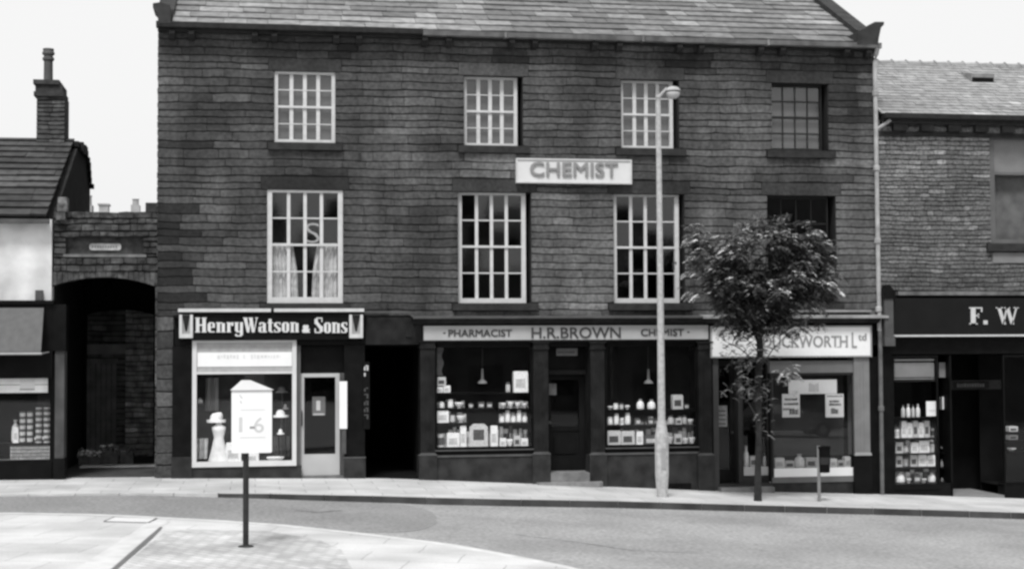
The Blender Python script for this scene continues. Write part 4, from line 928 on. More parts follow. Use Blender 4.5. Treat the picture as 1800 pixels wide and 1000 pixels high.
w3 = RC(1763, 640, 1800, 862, -.02); fm = MB(); frame(fm, w3[0] + .02, NX1 - 3, zg(17) + .35, sw_[3], -.02, .04, .04); nw2 = fm.build('shop_window', DARKP, nb); pane(nw2, w3[0] + .05, NX1 - 3.05, zg(17) + .38, sw_[3] - .03, .01)
box('stall_riser', w3[0] + .02, NX1 - 3, -.01, .3, zg(19) - .15, zg(17) + .348, DARKP, nb); rm = MB(); rm.box(w3[0] + .02, NX1 - 3, 1.1, 1.12, -1, sw_[3]); rm.box(w3[0] + .02, NX1 - 3, .05, 1.1, zg(17) + .3, zg(17) + .32); rm.build('display_recess', BLACK, nw2)
box('entrance_floor', sx1 + .02, w3[0] + .02, .0, 1.6, zg(16) - .1, zg(15) + .015, mat('entrance_stone', .2), nb)
box('end_pier', NX1 - 3, NX1, -.01, .35, -2, 3.65, DARKP, nb)

# ------------------------------------------------------------------ left neighbour
LX0, LX1 = -12.0, -3.93
lb = thing('shop_building', 'low left shop with white rendered wall, dark stone roof and brick chimney', 'building', (-5.5, 0, zg(-5)))
zs = U(60, 528)[1]
wl = MB(); wl.box(LX0, LX1 - .02, -.0, .35, zs, 5.14); wl.build('wall', RENDERW, lb)
gwl = MB(); gwl.prism([(.36, 0), (.36, 5.2), (4.35, 7.12), (6.0, 7.15), (6.5, 6.9), (6.9, 6.4), (6.9, 0)], LX1 - .32, LX1 - .02, axis='x')
gwl.build('gable_wall', mat('shaded_dark_rubble', .02, var=.5, scale=4, rough=.95, bump=1), lb)  # near-black tone carries the shade on this gable end
lr = MB(); slates(lr, LX0, LX1 - .1, -.22, 5.16, .46, 5.0, .40, (.4, 1.0), .035, random.Random(21), tv=.3, outl=.1)
lrf = lr.build('roof', SLATE_DARK, lb); dk2 = MB(); dk2.prism([(-.2, 5.14), (4.3, 7.2), (6.0, 7.22), (6.9, 6.4), (6.9, 5.14)], LX0, LX1 - .33, axis='x'); dk2.build('roof_deck', MORTAR, lrf)
# ragged verge stones along the gable edge
vg = MB(); r5 = random.Random(4)
for i in range(16):
    t = i / 16; y = 4.2 + t * 2.7; z = 7.2 if y < 5.9 else 7.2 - (y - 5.9) * .8; s = r5.uniform(.08, .16)
    vg.box(LX1 - .3, LX1 + r5.uniform(.0, .09), y, y + .2, z - s, z + r5.uniform(.0, .07))
vg.build('verge_stones', mat('shaded_dark_rubble', .02), lrf)
MB().prism([(-.3, 5.12), (-.28, 5.04), (-.12, 5.04), (-.1, 5.12)], LX0, LX1 - .05, axis='x').build('gutter', mat('worn_gutter', .09, var=.3), lb)
kx = RC(98, 352, 119, 388, -.1); kn = MB(); r5 = random.Random(8)
for z in (5.12, 5.28, 5.42): kn.box(kx[0] + r5.uniform(0, .04), kx[1] - r5.uniform(0, .05), -.12, .2, z, z + .145, r5.uniform(1.5, 2.4))
kn.build('kneeler', RUBBLE, lb)
cy = 4.4
c1 = RC(64, 170, 114, 236, cy - .35); c2 = RC(60, 140, 117, 170, cy - .35)
ck = MB(); masonry(ck, c1[0], c1[1], c1[2] - .5, c1[3] + .0, [], .095, (.15, .4), random.Random(2), Y=cy - .35, rough=.02)
ck.box(c1[0] + .004, c1[1], cy - .32, cy + .4, c1[2] - .6, c1[3], .5)
ck.box(c2[0], c2[1] - .05, cy - .42, cy + .42, c2[2], c2[2] + .1, .5); ck.box(c2[0] + .03, c2[1] - .08, cy - .39, cy + .4, c2[2] + .101, c2[3] - .12, .45); ck.box(c2[0] - .01, c2[1] - .15, cy - .44, cy + .42, c2[3] - .119, c2[3] - .02, .6)
chm = ck.build('chimney', mat('chimney_stone', .07, var=.4, scale=8, tint=True, bump=.8), lb)
p = RC(74, 85, 96, 142, cy); cx_ = (p[0] + p[1]) / 2; R_ = (p[1] - p[0]) / 2; H_ = p[3] - p[2]
MB().lathe((cx_, cy, p[2] - .02), [(R_ * .75, 0), (R_ * .72, H_ * .62), (R_ * .95, H_ * .66), (R_ * .95, H_ * .72), (R_ * .75, H_ * .74), (R_ * .75, H_ * .8), (R_, H_ * .83), (R_, H_ * .89), (R_ * .85, H_ * .91), (R_ * .9, H_)], n=16).build('chimney_pot', mat('pot_clay', .08, var=.25), chm)
# stained drip bracket on the render
q = RC(62, 510, 75, 528, -.1); box('wall_bracket', q[0], q[1], -.12, .0, q[2] + .002, q[3], mat('bracket_paint', .06), lb)
# shopfront
box('shop_header', LX0, LX1 + .02, -.12, .34, U(60, 660)[1] - .05, zs - .003, DARKP, lb)
box('cornice', LX0, LX1 + .05, -.2, -.121, zs - .07, zs - .004, DARKP, lb)
aw = MB(); q0, q1 = RC(20, 540, 80, 545, -.2), RC(20, 610, 72, 621, -.75)
z1a, z0a = U(50, 541, -.2)[1], U(50, 617, -.7)[1]
xr0, xr1 = U(77, 541, -.2)[0], U(72, 617, -.7)[0]
aw.face([(LX0, -.2, z1a), (xr0, -.2, z1a), (xr1, -.7, z0a), (LX0, -.7, z0a)]); aw.face([(LX0, -.7, z0a), (xr1, -.7, z0a), (xr1, -.7, z0a - .03), (LX0, -.7, z0a - .03)])
aw.tube([(LX0, -.7, z0a - .05), (xr1 + .02, -.7, z0a - .05)], .022, k=1); aw.tube([(xr1, -.7, z0a - .05), (xr0 + .1, -.21, z0a - .02)], .012, k=1)
aw.build('awning', [AWN, GREYP], lb)
lw_ = RC(20, 655, 92, 812, -.02); fm = MB(); frame(fm, -9.5, lw_[1], lw_[2], lw_[3], -.04, .02, .04, .04, .05); sw = fm.build('shop_window', DARKP, lb)
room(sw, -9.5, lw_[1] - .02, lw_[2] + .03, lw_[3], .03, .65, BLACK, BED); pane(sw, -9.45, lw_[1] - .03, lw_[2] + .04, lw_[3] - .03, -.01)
box('side_wall', LX0, -9.5, -.04, .3, 0, 2.6, DARKP, lb)
box('stall_riser', -9.5, lw_[1], -.06, .3, zg(-6) - .3, lw_[2] - .002, BLACK, lb)
q = RC(92, 612, 113, 805, -.05); q2 = RC(92, 600, 113, 838, -.05)
box('pilaster', q[0] + .05, q[1], -.08, .34, q[2], q[3] - .05, mat('grey_shop_pilaster', .06, var=.3), lb); box('pilaster_base', q[0] + .03, q[1] + .02, -.1, .34, zg(-4) - .1, q[2] - .002, DARKP, lb); box('pilaster_cap', q[0], q[1] + .03, -.12, .34, q[3] - .048, zs - .08, DARKP, lb); box('inner_post', lw_[1] + .002, q[0] + .048, -.03, .3, zg(-4) - .1, 2.5, DARKP, lb)
q = RC(28, 661, 84, 690, .02); ps_ = thing('window_poster', 'white panelled notice across the top of the left shop window', 'notice', (-4.7, .1, q[2])); box('sheet', -5.4, q[1], .03, .04, q[2], q[3], mat('notice_white', .88), ps_); mk = MB()
q5 = RC(36, 667, 62, 684, .1); mk.box(q5[0], q5[1], .024, .0298, q5[2], q5[3], k=1); mk.box(q5[0], q5[1], .022, .0238, q5[2] - .012, q5[2] + .012, k=0); mk.box(-5.4, q5[0], .0265, .0298, (q5[2] + q5[3]) / 2 - .01, (q5[2] + q5[3]) / 2 + .005); mk.box(q5[1], q[1], .0265, .0298, (q5[2] + q5[3]) / 2 - .01, (q5[2] + q5[3]) / 2 + .005); mk.build('printing', [mat('mid_print', .3), BOARDW], ps_)

# ------------------------------------------------------------------ gateway wall with arch
gw = thing('archway_wall', 'soot black stone gateway wall with flat arch and recessed panel left of the long building', 'wall', (-2.95, .1, zg(-3)))
AX0, AX1 = U(90, 520, .05)[0], U(273, 520, .05)[0]
zc, zsg = U(182, 487, .05)[1], U(182, 503, .05)[1]
GY = .06
pn = RC(116, 417, 252, 447, GY)
gm = MB(); top = 5.30
masonry(gm, LX1 + .01, BX0 - .004, 4.12, top, [pn, (pn[0] - .05, pn[1] + .08, pn[2] - .06, pn[2])], .12, (.1, .38), random.Random(31), Y=GY, rough=.045, outl=.28, tintf=lambda x, z: .8)
gm.box(-3.85, -3.72, GY, GY + .3, top, top + .03, 1.1)
masonry(gm, AX1 - .0, BX0 - .004, zg(-2) - .02, 4.12, [], .28, (.2, .4), random.Random(3), Y=GY)
# arch voussoirs
n = 19
def arc(t, o=0): x = AX0 + (AX1 - AX0) * t; z = zsg + (zc - zsg) * (1 - (2 * t - 1) ** 2) + o; return x, z
r5 = random.Random(6)
for i in range(n):
    a_, b_ = arc((i + .04) / n), arc((i + .96) / n); tp_ = 4.115
    gm.prism([a_, b_, (b_[0], tp_), (a_[0], tp_)], GY - r5.uniform(0, .02), GY + .3, tint=r5.uniform(.55, 1.3))
gm.box(AX0 - .1, BX0 - .01, GY + .03, GY + .28, 4.125, top - .01, .25) if False else None
gwm = gm.build('masonry', RUBBLE, gw)
gc = MB(); wall_core(gc, LX1 + .012, BX0 - .006, 4.12, top - .02, [pn], GY + .025, GY + .35); gc.box(pn[0] - .01, pn[1] + .01, GY + .12, GY + .2, pn[2] - .01, pn[3] + .01, k=1)
gc.box(LX1 + .012, BX0 - .006, GY + .4, 6.2, 4.2, 4.3); gc.build('wall_core', [MORTAR, mat('panel_stone', .045, var=.6, scale=7)], gw)
q = RC(258, 357, 278, 371, GY + .05); box('pier_cap', q[0] - .02, BX0 - .002, GY - .02, GY + .3, top + .002, q[3], COPE, gw)
ks = MB(); ks.box(pn[0] - .05, pn[1] + .06, GY - .03, GY + .08, pn[2] - .055, pn[2] - .002); ks.build('panel_ledge', mat('ledge_stone', .13, var=.4, scale=5), gw)
nsg = RC(157, 428, 213, 440, GY + .1); ns = thing('name_sign', 'small pale oblong name sign set in the panel above the arch', 'sign', ((nsg[0] + nsg[1]) / 2, GY + .1, nsg[2]))
def rounded(x0, x1, z0, z1, r, n=4):
    o = []
    for cx, cz, a0 in ((x1 - r, z1 - r, 0), (x0 + r, z1 - r, 90), (x0 + r, z0 + r, 180), (x1 - r, z0 + r, 270)):
        for i in range(n + 1): t = rad(a0 + 90 * i / n); o.append((cx + r * math.cos(t), cz + r * math.sin(t)))
    return o
MB().prism(rounded(nsg[0], nsg[1], nsg[2], nsg[3], .05), GY + .095, GY + .119).build('plate', mat('aged_nameplate', .36, var=.3, scale=12), ns); mk = MB(); x = nsg[0] + .05
while x < nsg[1] - .07: mk.box(x, x + .03, GY + .092, GY + .0948, nsg[2] + .045, nsg[3] - .045); x += .05
mk.build('worn_letters', mat('worn_letter_paint', .15), ns)
# covered passage behind the arch
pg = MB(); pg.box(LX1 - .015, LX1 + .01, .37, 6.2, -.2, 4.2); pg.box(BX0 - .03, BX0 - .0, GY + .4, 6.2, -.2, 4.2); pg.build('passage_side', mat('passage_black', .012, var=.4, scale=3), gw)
iy = 5.2
iz = U(200, 544, iy)[1]; ix0, ix1 = U(150, 600, iy)[0], U(262, 600, iy)[0]
ia = MB(); ia.box(LX1 + .02, ix0, iy, iy + .25, -.2, 4.19); ia.box(ix1 + .1, BX0 - .04, iy, iy + .25, -.2, 4.19)
nn = 12
for i in range(nn):
    f_ = lambda t: (ix0 + (ix1 + .1 - ix0) * t, iz - .12 * (2 * t - 1) ** 2 + 0)
    a_, b_ = f_(i / nn), f_((i + 1) / nn); ia.prism([a_, b_, (b_[0], 4.19), (a_[0], 4.19)], iy, iy + .25)
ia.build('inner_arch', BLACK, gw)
by = 6.2; bk = MB(); ex = U(222, 650, by)[0]
masonry(bk, ex, BX0 + .8, 0, 4.0, [], .13, (.12, .3), random.Random(13), Y=by - .25, rough=.05, outl=.2); bk.box(ex + .005, BX0 + .8, by - .22, by, -.1, 4, .4)
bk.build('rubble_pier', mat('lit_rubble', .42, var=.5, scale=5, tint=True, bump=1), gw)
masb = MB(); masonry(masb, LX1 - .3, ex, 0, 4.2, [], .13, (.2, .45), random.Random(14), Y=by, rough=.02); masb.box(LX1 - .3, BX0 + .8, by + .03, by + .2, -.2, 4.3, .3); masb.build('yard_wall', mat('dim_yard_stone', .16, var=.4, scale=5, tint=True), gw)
q = RC(150, 615, 205, 795, by - .05); yd = MB(); 
for i in range(6): w_ = (q[1] - q[0]) / 6; yd.box(q[0] + i * w_ + .008, q[0] + (i + 1) * w_ - .008, by - .06, by - .02, 0.05, q[3] - .2)
yd.box(q[0] - .03, q[1] + .03, by - .08, by - .061, q[3] - .3, q[3] - .2); yd.build('yard_door', mat('yard_door_paint', .22, var=.3), gw)
q = RC(150, 605, 222, 622, by - .05); box('yard_lintel', q[0], q[1], by - .12, by - .021, q[2], q[3], mat('yard_lintel_stone', .3, var=.3), gw)
# lit ground strip put in as a pale step; floor colour darkened for shade
q = GP(200, 812); box('lit_ground_strip', LX1 + .25, BX0 - .05, 2.6, 3.1, zg(-3) - .05, zg(-3) + .05, mat('lit_strip_stone', .6, var=.2), gw)
box('passage_floor', LX1 + .02, BX0 - .04, .3, 6.2, zg(-3) - .1, zg(-3) + .02, mat('shaded_floor_stone', .05, var=.4, scale=3), gw)
# crates of plants in the archway
TER = mat('crate_wood', .11, var=.4, scale=8)
LEAFD = mat('pot_plant_leaf', .3, var=.4, scale=12, rough=.7)
PETAL = mat('pale_petals', .9, var=.2)
def planter(px, py, w, h, label, seed, nf):
    Y = 3.5; x, _ = U(px, py, Y); z = zg(-3) + .021; r = random.Random(seed)
    t = thing('plant_crate', label, 'plant crate', (x, Y, z), 'plant crates in the archway'); b = MB()
    for i in range(3): b.box(x - w / 2, x + w / 2, Y - .15, Y - .135, z + .01 + i * h / 3, z + (i + .85) * h / 3); b.box(x - w / 2, x + w / 2, Y + .135, Y + .15, z + .01 + i * h / 3, z + (i + .85) * h / 3)
    for sx in (-1, 1): b.box(x + sx * (w / 2 - .02) - .02, x + sx * (w / 2 - .02) + .02, Y - .134, Y + .134, z, z + h)
    b.box(x - w / 2 + .04, x + w / 2 - .04, Y - .133, Y + .133, z + .01, z + h * .8); b.build('crate', TER, t)
    lf = MB()
    for i in range(220):
        a = Vector((x + r.uniform(-w * .55, w * .55), Y + r.uniform(-.18, .18), z + h * .8 + abs(r.gauss(0, .07)))); d = Vector((r.gauss(0, 1), r.gauss(0, 1), r.gauss(0, .6))).normalized() * .05; e = d.cross(Vector((r.random(), r.random(), 1))).normalized() * .02
        lf.face([a - d, a + e, a + d, a - e])
    lf.build('foliage', LEAFD, t)
    fl = MB()
    for i in range(nf):
        a = Vector((x + r.uniform(-w * .5, w * .5), Y - r.uniform(0, .18), z + h * .9 + r.uniform(0, .13)))
        for k in range(6): t_ = k * 1.047; fl.face([a, a + Vector((math.cos(t_), -.4, math.sin(t_) * .7)) * .035, a + Vector((math.cos(t_ + .8), -.4, math.sin(t_ + .8) * .7)) * .035])
    fl.build('flowers', PETAL, t)
planter(160, 790, .5, .2, 'low crate of pale flowers at the left inside the dark archway', 1, 26)
planter(195, 780, .42, .34, 'taller crate with few flowers in the middle of the archway', 2, 9)
planter(222, 780, .32, .3, 'dark leafy crate at the right side of the archway', 3, 1)

# ------------------------------------------------------------------ pale houses far behind the gateway
fb = thing('distant_house', 'pale distant roof and stacks showing above the gateway wall', 'building', (-5, 32, 0))
Yf = 30; q = RC(158, 364, 262, 372, Yf); PALE = mat('far_pale_stone', .5, var=.15)
box('wall', q[0] - 1.5, q[1] + 2.5, Yf, Yf + 8, 0, q[3] - 1.2, PALE, fb); MB().prism([(Yf - .3, q[3] - 1.3), (Yf + 4, q[3] + .0), (Yf + 8.3, q[3] - 1.3)], q[0] - 1.5, q[1] + 2.5, axis='x').build('roof', mat('far_slates', .45, var=.15), fb)
for (a, b, c, d, pots) in ((150, 344, 163, 372, 1), (175, 359, 191, 372, 0), (231, 350, 246, 372, 1)):
    q = RC(a, b, c, d, Yf + 3.5); w_ = q[1] - q[0]; hz = (q[3] - q[2]) * (.0 if pots else 0)
    ck = MB(); ck.box(q[0], q[1], Yf + 3.2, Yf + 3.9, q[2] - 1.2, q[2] + .25 if pots else q[3] - .06); 
    if not pots: ck.box(q[0] - .05, q[1] + .05, Yf + 3.15, Yf + 3.95, q[3] - .06, q[3])
    c9 = ck.build('chimney', mat('far_chimney', .3, var=.2), fb)
    if pots: MB().lathe(((q[0] + q[1]) / 2, Yf + 3.5, q[2] + .25), [(w_ * .4, 0), (w_ * .36, (q[3] - q[2] - .25) * .85), (w_ * .44, (q[3] - q[2] - .25) * .88), (w_ * .44, q[3] - q[2] - .25)], n=12).build('chimney_pot', mat('far_pot', .32), c9)

# ------------------------------------------------------------------ goods in the windows
GM = {'light': mat('goods_white', .78, var=.35, scale=14, rough=.6, bump=.1), 'mid': mat('goods_grey', .5, var=.35, scale=14, rough=.6, bump=.1), 'dark': mat('goods_dark', .07, var=.4, scale=14, rough=.6, bump=.1)}
_proto = {}
def proto(kind, lv):
    """unit-size goods: x -.5...5, y -.5...5, z 0..1; root mesh plus one child part"""
    A = GM[lv]; B = GM['mid' if lv != 'mid' else 'dark']; a, b = MB(), MB()
    if kind == 'carton':
        a.box(-.5, .5, -.5, .5, 0, .86); a.prism([(-.5, .861), (.5, .861), (.46, 1.0), (-.46, 1.0)], -.5, .5); b.box(-.36, .30, -.53, -.501, .22, .64); names = ('carton', 'printed_label')
    elif kind == 'bottle':
        a.lathe((0, 0, 0), [(.46, 0), (.5, .05), (.5, .55), (.42, .66), (.2, .76), (.18, .86)], n=10); b.lathe((0, 0, .861), [(.24, 0), (.24, .12), (.18, .139)], n=8); names = ('bottle', 'stopper')
    elif kind == 'jar':
        a.lathe((0, 0, 0), [(.42, 0), (.5, .08), (.5, .68), (.4, .78)], n=10); b.lathe((0, 0, .781), [(.44, 0), (.44, .14), (.36, .219)], n=10); names = ('jar', 'lid')
    elif kind == 'tin':
        a.lathe((0, 0, 0), [(.5, 0), (.5, .04), (.47, .06), (.47, .94), (.5, .96), (.5, 1.0)], n=12); b.lathe((0, 0, .2), [(.485, 0), (.485, .55)], n=12); names = ('tin', 'paper_band')
    elif kind == 'bowl':
        a.lathe((0, 0, .12), [(.22, 0), (.38, .3), (.5, .7), (.47, .88), (.3, .5)], n=12); b.lathe((0, 0, 0), [(.28, 0), (.2, .119)], n=10); names = ('bowl', 'foot')
    elif kind == 'bag':
        a.lathe((0, 0, 0), [(.4, 0), (.5, .12), (.5, .45), (.4, .7), (.16, .84)], n=10); b.lathe((0, 0, .841), [(.12, 0), (.26, .159)], n=8); names = ('bag', 'tied_neck')
    elif kind == 'show_card':
        a.prism([(-.5, 0), (.5, 0), (.5, .85), (.3, 1), (-.3, 1), (-.5, .85)], -.5, -.4); b.box(-.3, .3, -.52, -.501, .3, .75); names = ('card', 'printed_panel')
    o = a.build(names[0], A, origin=(0, 0, 0)); c = b.build(names[1], B, o, origin=(0, 0, 0))
    o.location = (0, 0, 0); c.location = (0, 0, 0)
    return o, c
CATN = {'carton': 'carton', 'bottle': 'bottle', 'jar': 'jar', 'tin': 'tin', 'bowl': 'bowl', 'bag': 'bag', 'show_card': 'show card'}
ADJ = {'light': 'white', 'mid': 'grey', 'dark': 'dark'}
ORD = ['first', 'second', 'third', 'fourth', 'fifth', 'sixth', 'seventh', 'eighth', 'ninth', 'tenth', 'eleventh', 'twelfth', 'thirteenth', 'fourteenth', 'fifteenth', 'sixteenth', 'seventeenth', 'eighteenth', 'nineteenth', 'twentieth', 'twenty-first', 'twenty-second', 'twenty-third', 'twenty-fourth', 'twenty-fifth', 'twenty-sixth', 'twenty-seventh', 'twenty-eighth', 'twenty-ninth', 'thirtieth']
def place(kind, lv, a, b, c, d, Y, label, group, z=None, dep=None, rz=0):
    x0, x1, z0, z1 = RC(a, b, c, d, Y)
    if z is not None: z1 += z - z0; z0 = z
    key = (kind, lv)
    if key not in _proto: o, ch = _proto[key] = proto(kind, lv)
    else:
        s, sc_ = _proto[key]; o = s.copy(); COL.objects.link(o); ch = sc_.copy(); COL.objects.link(ch); ch.parent = o
    w = x1 - x0
    o.location = ((x0 + x1) / 2, Y, z0); o.scale = (w, dep or (w if kind in ('bottle', 'jar', 'tin', 'bowl', 'bag') else (.07 if kind == 'show_card' else min(w, .16))), z1 - z0); o.rotation_euler = (0, 0, rz)
    tag(o, label, CATN[kind], group)
    return o
def row(items, base, Y, where, group, zsh=None, sort=True):
    its = sorted(items, key=lambda q: q[2]); n = len(its)
    for i, (kind, lv, a, top, b) in enumerate(its):
        pos = 'leftmost' if i == 0 and n > 1 else ('rightmost' if i == n - 1 and n > 1 else ORD[i] + ' from the left')
        if n == 1: lab = f'{ADJ[lv]} {CATN[kind]} alone {where}'
        else: lab = f'{ADJ[lv]} {CATN[kind]}, {pos} {where}'
        place(kind, lv, a, top, b, base, Y, lab, group, z=zsh)
def shelf(par, px0, px1, py, Y0, Y1, mt=DARKP, th=.03, py2=None):
    x0, z = U(px0, py, Y0); x1, _ = U(px1, py, Y0); box('shelf', x0, x1, Y0, Y1, z - th, z, mt, par); return z + .001
W_, N_, D_, T_, B_, G_, S_ = 'light', 'mid', 'dark', 'tin', 'bottle', 'bag', 'show_card'
g1 = 'goods in the chemist left window'
YY = .16
z = shelf(cw1, 767, 818, 690, .06, .34); row([('carton', W_, 767, 680, 778), ('carton', W_, 779, 678, 791)], 690, YY, 'on the top left shelf of the chemist left window', g1, z)
o = place('carton', N_, 768, 664, 783, 679, YY, 'grey carton standing on two white cartons in the chemist left window', g1, z=z + (U(780, 679, YY)[1] - U(780, 690, YY)[1]) + .012)
shelf(cw1, 819, 877, 690, .06, .34)
z = shelf(cw1, 878, 930, 690, .06, .34); row([('jar', N_, 889, 672, 897), ('carton', W_, 902, 653, 927)], 690, YY, 'on the top right shelf of the chemist left window', g1, z)
z = shelf(cw1, 767, 818, 717.5, .06, .34); row([('jar', W_, 772, 706, 781), ('jar', W_, 787, 702, 797), ('bowl', W_, 799, 707, 815)], 717, YY, 'on the second left shelf of the chemist left window', g1, z)
z = shelf(cw1, 821, 870, 717.5, .06, .34); row([('tin', D_, 824, 708, 832), ('carton', D_, 840, 706, 851), ('carton', D_, 855, 707, 865)], 717, YY, 'on the middle shelf of the chemist left window', g1, z)
z = shelf(cw1, 876, 930, 717.5, .06, .34); row([('bowl', W_, 879, 708, 890), ('bowl', W_, 892, 706, 903), ('bowl', W_, 905, 707, 915), ('bowl', W_, 917, 709, 927)], 717, YY, 'on the second right shelf of the chemist left window', g1, z)
z = shelf(cw1, 767, 820, 743, .06, .34); row([('carton', W_, 767, 722, 788), ('jar', N_, 791, 727, 800), ('bowl', W_, 802, 731, 818)], 743, YY, 'on the third left shelf of the chemist left window', g1, z)
z = shelf(cw1, 876, 930, 743, .06, .34); row([('jar', W_, 878 + i * 10, 731 if i % 2 == 0 else 721, 887 + i * 10) for i in range(5)], 743, YY, 'on the third right shelf of the chemist left window', g1, z)
zf = R1[2] + .021
row([('tin', N_, 768, 758, 781), ('carton', W_, 785, 756, 807), ('carton', W_, 808.5, 744, 819), ('show_card', N_, 825, 741, 857), ('carton', W_, 862, 745, 874), ('carton', W_, 878, 767, 889), ('bowl', W_, 890, 769, 902), ('carton', N_, 903, 763, 914), ('carton', W_, 915, 768, 927)], 782, YY, 'on the floor of the chemist left window', g1, zf)
g2_ = 'goods in the chemist right window'
z = shelf(cw2, 1066, 1110, 720, .06, .34); row([('bowl', W_, 1067, 714, 1077), ('jar', W_, 1078, 709, 1087), ('jar', N_, 1089, 709, 1096), ('bowl', W_, 1098, 713, 1107)], 720, YY, 'on the upper left shelf of the chemist right window', g2_, z)
z = shelf(cw2, 1114, 1222, 720, .06, .34); row([('bag', W_, 1119, 702, 1132), ('bag', W_, 1138, 703, 1152), ('carton', N_, 1181, 695, 1199), ('tin', D_, 1203, 711, 1211)], 720, YY, 'on the upper long shelf of the chemist right window', g2_, z)
z = shelf(cw2, 1066, 1110, 747, .06, .34); row([('jar', W_, 1067, 733, 1077), ('jar', W_, 1079, 727, 1088), ('tin', W_, 1090, 735, 1097), ('jar', W_, 1098.5, 726, 1108)], 747, YY, 'on the lower left shelf of the chemist right window', g2_, z)
z = shelf(cw2, 1114, 1222, 747, .06, .34); row([('tin', D_, 1118, 736, 1126), ('carton', D_, 1138, 735, 1148), ('jar', N_, 1174, 731, 1184), ('carton', N_, 1187, 736, 1197), ('jar', N_, 1199, 731, 1207), ('bowl', W_, 1208, 738, 1219)], 747, YY, 'on the lower long shelf of the chemist right window', g2_, z)
zf = R2[2] + .021
row([('carton', N_, 1066, 754, 1090), ('carton', N_, 1091, 755, 1114), ('carton', W_, 1118, 756, 1129), ('carton', D_, 1131, 763, 1157), ('bowl', N_, 1173, 766, 1183), ('carton', N_, 1185, 762, 1197), ('bowl', W_, 1199, 769, 1210), ('bowl', W_, 1211, 768, 1222)], 780, YY, 'on the floor of the chemist right window', g2_, zf)
def backrow(a, b, base, hmin, hmax, Y, where, group, seed, zsh, kinds=('carton', 'carton', 'tin', 'jar', 'carton')):
    rr = random.Random(seed); x = a; its = []
    while x < b - 4:
        w = rr.uniform(5.5, 11); k = rr.choice(kinds); its.append((k, rr.choice((W_, W_, W_, N_, D_)), x, base - rr.uniform(hmin, hmax), min(x + w, b))); x += w + rr.uniform(.3, 1.5)
    row(its, base, Y, 'in back row, ' + where, group, zsh)
for px_a, px_b, base, h0, h1, wh, sd in ((767, 817, 717.5, 9, 16, 'second left shelf, chemist left window', 1), (877, 929, 717.5, 9, 15, 'second right shelf, chemist left window', 2), (767, 819, 743, 13, 19, 'third left shelf, chemist left window', 3), (877, 929, 743, 13, 18, 'third right shelf, chemist left window', 4)):
    backrow(px_a, px_b, base, h0, h1, .27, wh, g1, sd, U((px_a + px_b) / 2, base, .06)[1] + .001)
backrow(767, 929, 782, 22, 36, .34, 'floor of the chemist left window', g1, 5, R1[2] + .021)
for px_a, px_b, base, h0, h1, wh, sd in ((1066, 1109, 747, 8, 14, 'lower left shelf, chemist right window', 6), (1116, 1221, 747, 7, 15, 'lower long shelf, chemist right window', 7)):
    backrow(px_a, px_b, base, h0, h1, .27, wh, g2_, sd, U((px_a + px_b) / 2, base, .06)[1] + .001)
backrow(1066, 1221, 780, 18, 30, .34, 'floor of the chemist right window', g2_, 8, R2[2] + .021)
def pendant(px, py, label):
    Y = .35; x, z = U(px, py, Y); _, zt = U(px, 606, Y); t = thing('pendant_lamp', label, 'lamp', (x, Y, z), 'unlit lamps hanging in the chemist windows')
    MB().tube([(x, Y, zt + .2), (x, Y, z + .06)], .012).build('rod', DARKW, t); MB().lathe((x, Y, z - .03), [(.1, 0), (.085, .04), (.03, .08), (.02, .3)], n=14).build('shade', mat('lamp_enamel', .2), t)
pendant(848, 671, 'unlit pendant lamp hanging in the chemist left window'); pendant(1140, 671, 'unlit pendant lamp hanging in the chemist right window')
q = RC(766, 606, 778, 660, .3); st_ = MB(); r5 = random.Random(1)
for i in range(12): za, zb2 = q[3] - (q[3] - q[2]) * i / 12, q[3] - (q[3] - q[2]) * (i + 1) / 12; dx = .02 * math.sin(i * 1.1); st_.face([(q[0] + dx, .3 + dx, za), (q[1] + dx, .3 - dx, za), (q[1] + .02 * math.sin(i * 1.1 + 1.1), .3 - dx, zb2), (q[0] + .02 * math.sin(i * 1.1 + 1.1), .3 + dx, zb2)])
tag(st_.build('paper_streamer', mat('streamer_paper', .16, var=.4, scale=4)), 'long grey paper streamer hanging at the left of the chemist left window', 'streamer')

g3 = 'goods in the window behind the bin'
zf = U(1430, 821, .2)[1]; box('shelf', RD[0] + .02, RD[1] - .02, .08, .49, zf - .03, zf - .001, BED, dwm)
row([('carton', W_, 1360, 803, 1377), ('carton', N_, 1378, 808, 1395), ('bag', W_, 1396, 797, 1414), ('carton', N_, 1415, 803, 1434), ('jar', W_, 1436, 800, 1446), ('carton', W_, 1457, 806, 1469), ('carton', N_, 1471, 809, 1482), ('carton', W_, 1483, 803, 1496)], 821, .18, 'at the bottom of the window with posters', g3, zf)
zf = U(1326, 820, .35)[1]; box('shelf', RN[0] + .02, RN[1] - .02, .25, .6, zf - .03, zf - .001, BED, nwm)
row([('bottle', W_, 1307, 783, 1316), ('carton', N_, 1317, 801, 1329), ('bag', N_, 1341, 797, 1350)], 820, .38, 'in the narrow window behind the tree trunk', 'goods in the narrow window', zf)
g4 = 'goods in the tall window of the right shop'
def shelf2(py): return shelf(nw1, 1572, 1642, py, .1, .5)
z = shelf2(734); row([('bottle', N_, 1584, 712, 1591), ('bottle', W_, 1593, 711, 1600), ('bottle', N_, 1602, 712, 1608), ('bottle', W_, 1610, 711, 1617)], 734, .28, 'on the top shelf of the tall right shop window', g4, z)
z = shelf2(770); its = [('tin', W_, 1572, 755, 1581)] + [('carton', W_ if i in (0, 1, 3) else N_, 1583 + i * 10, 741 + (i % 2) * 3, 1592 + i * 10) for i in range(5)]; row(its, 770, .28, 'on the second shelf of the tall right shop window', g4, z)
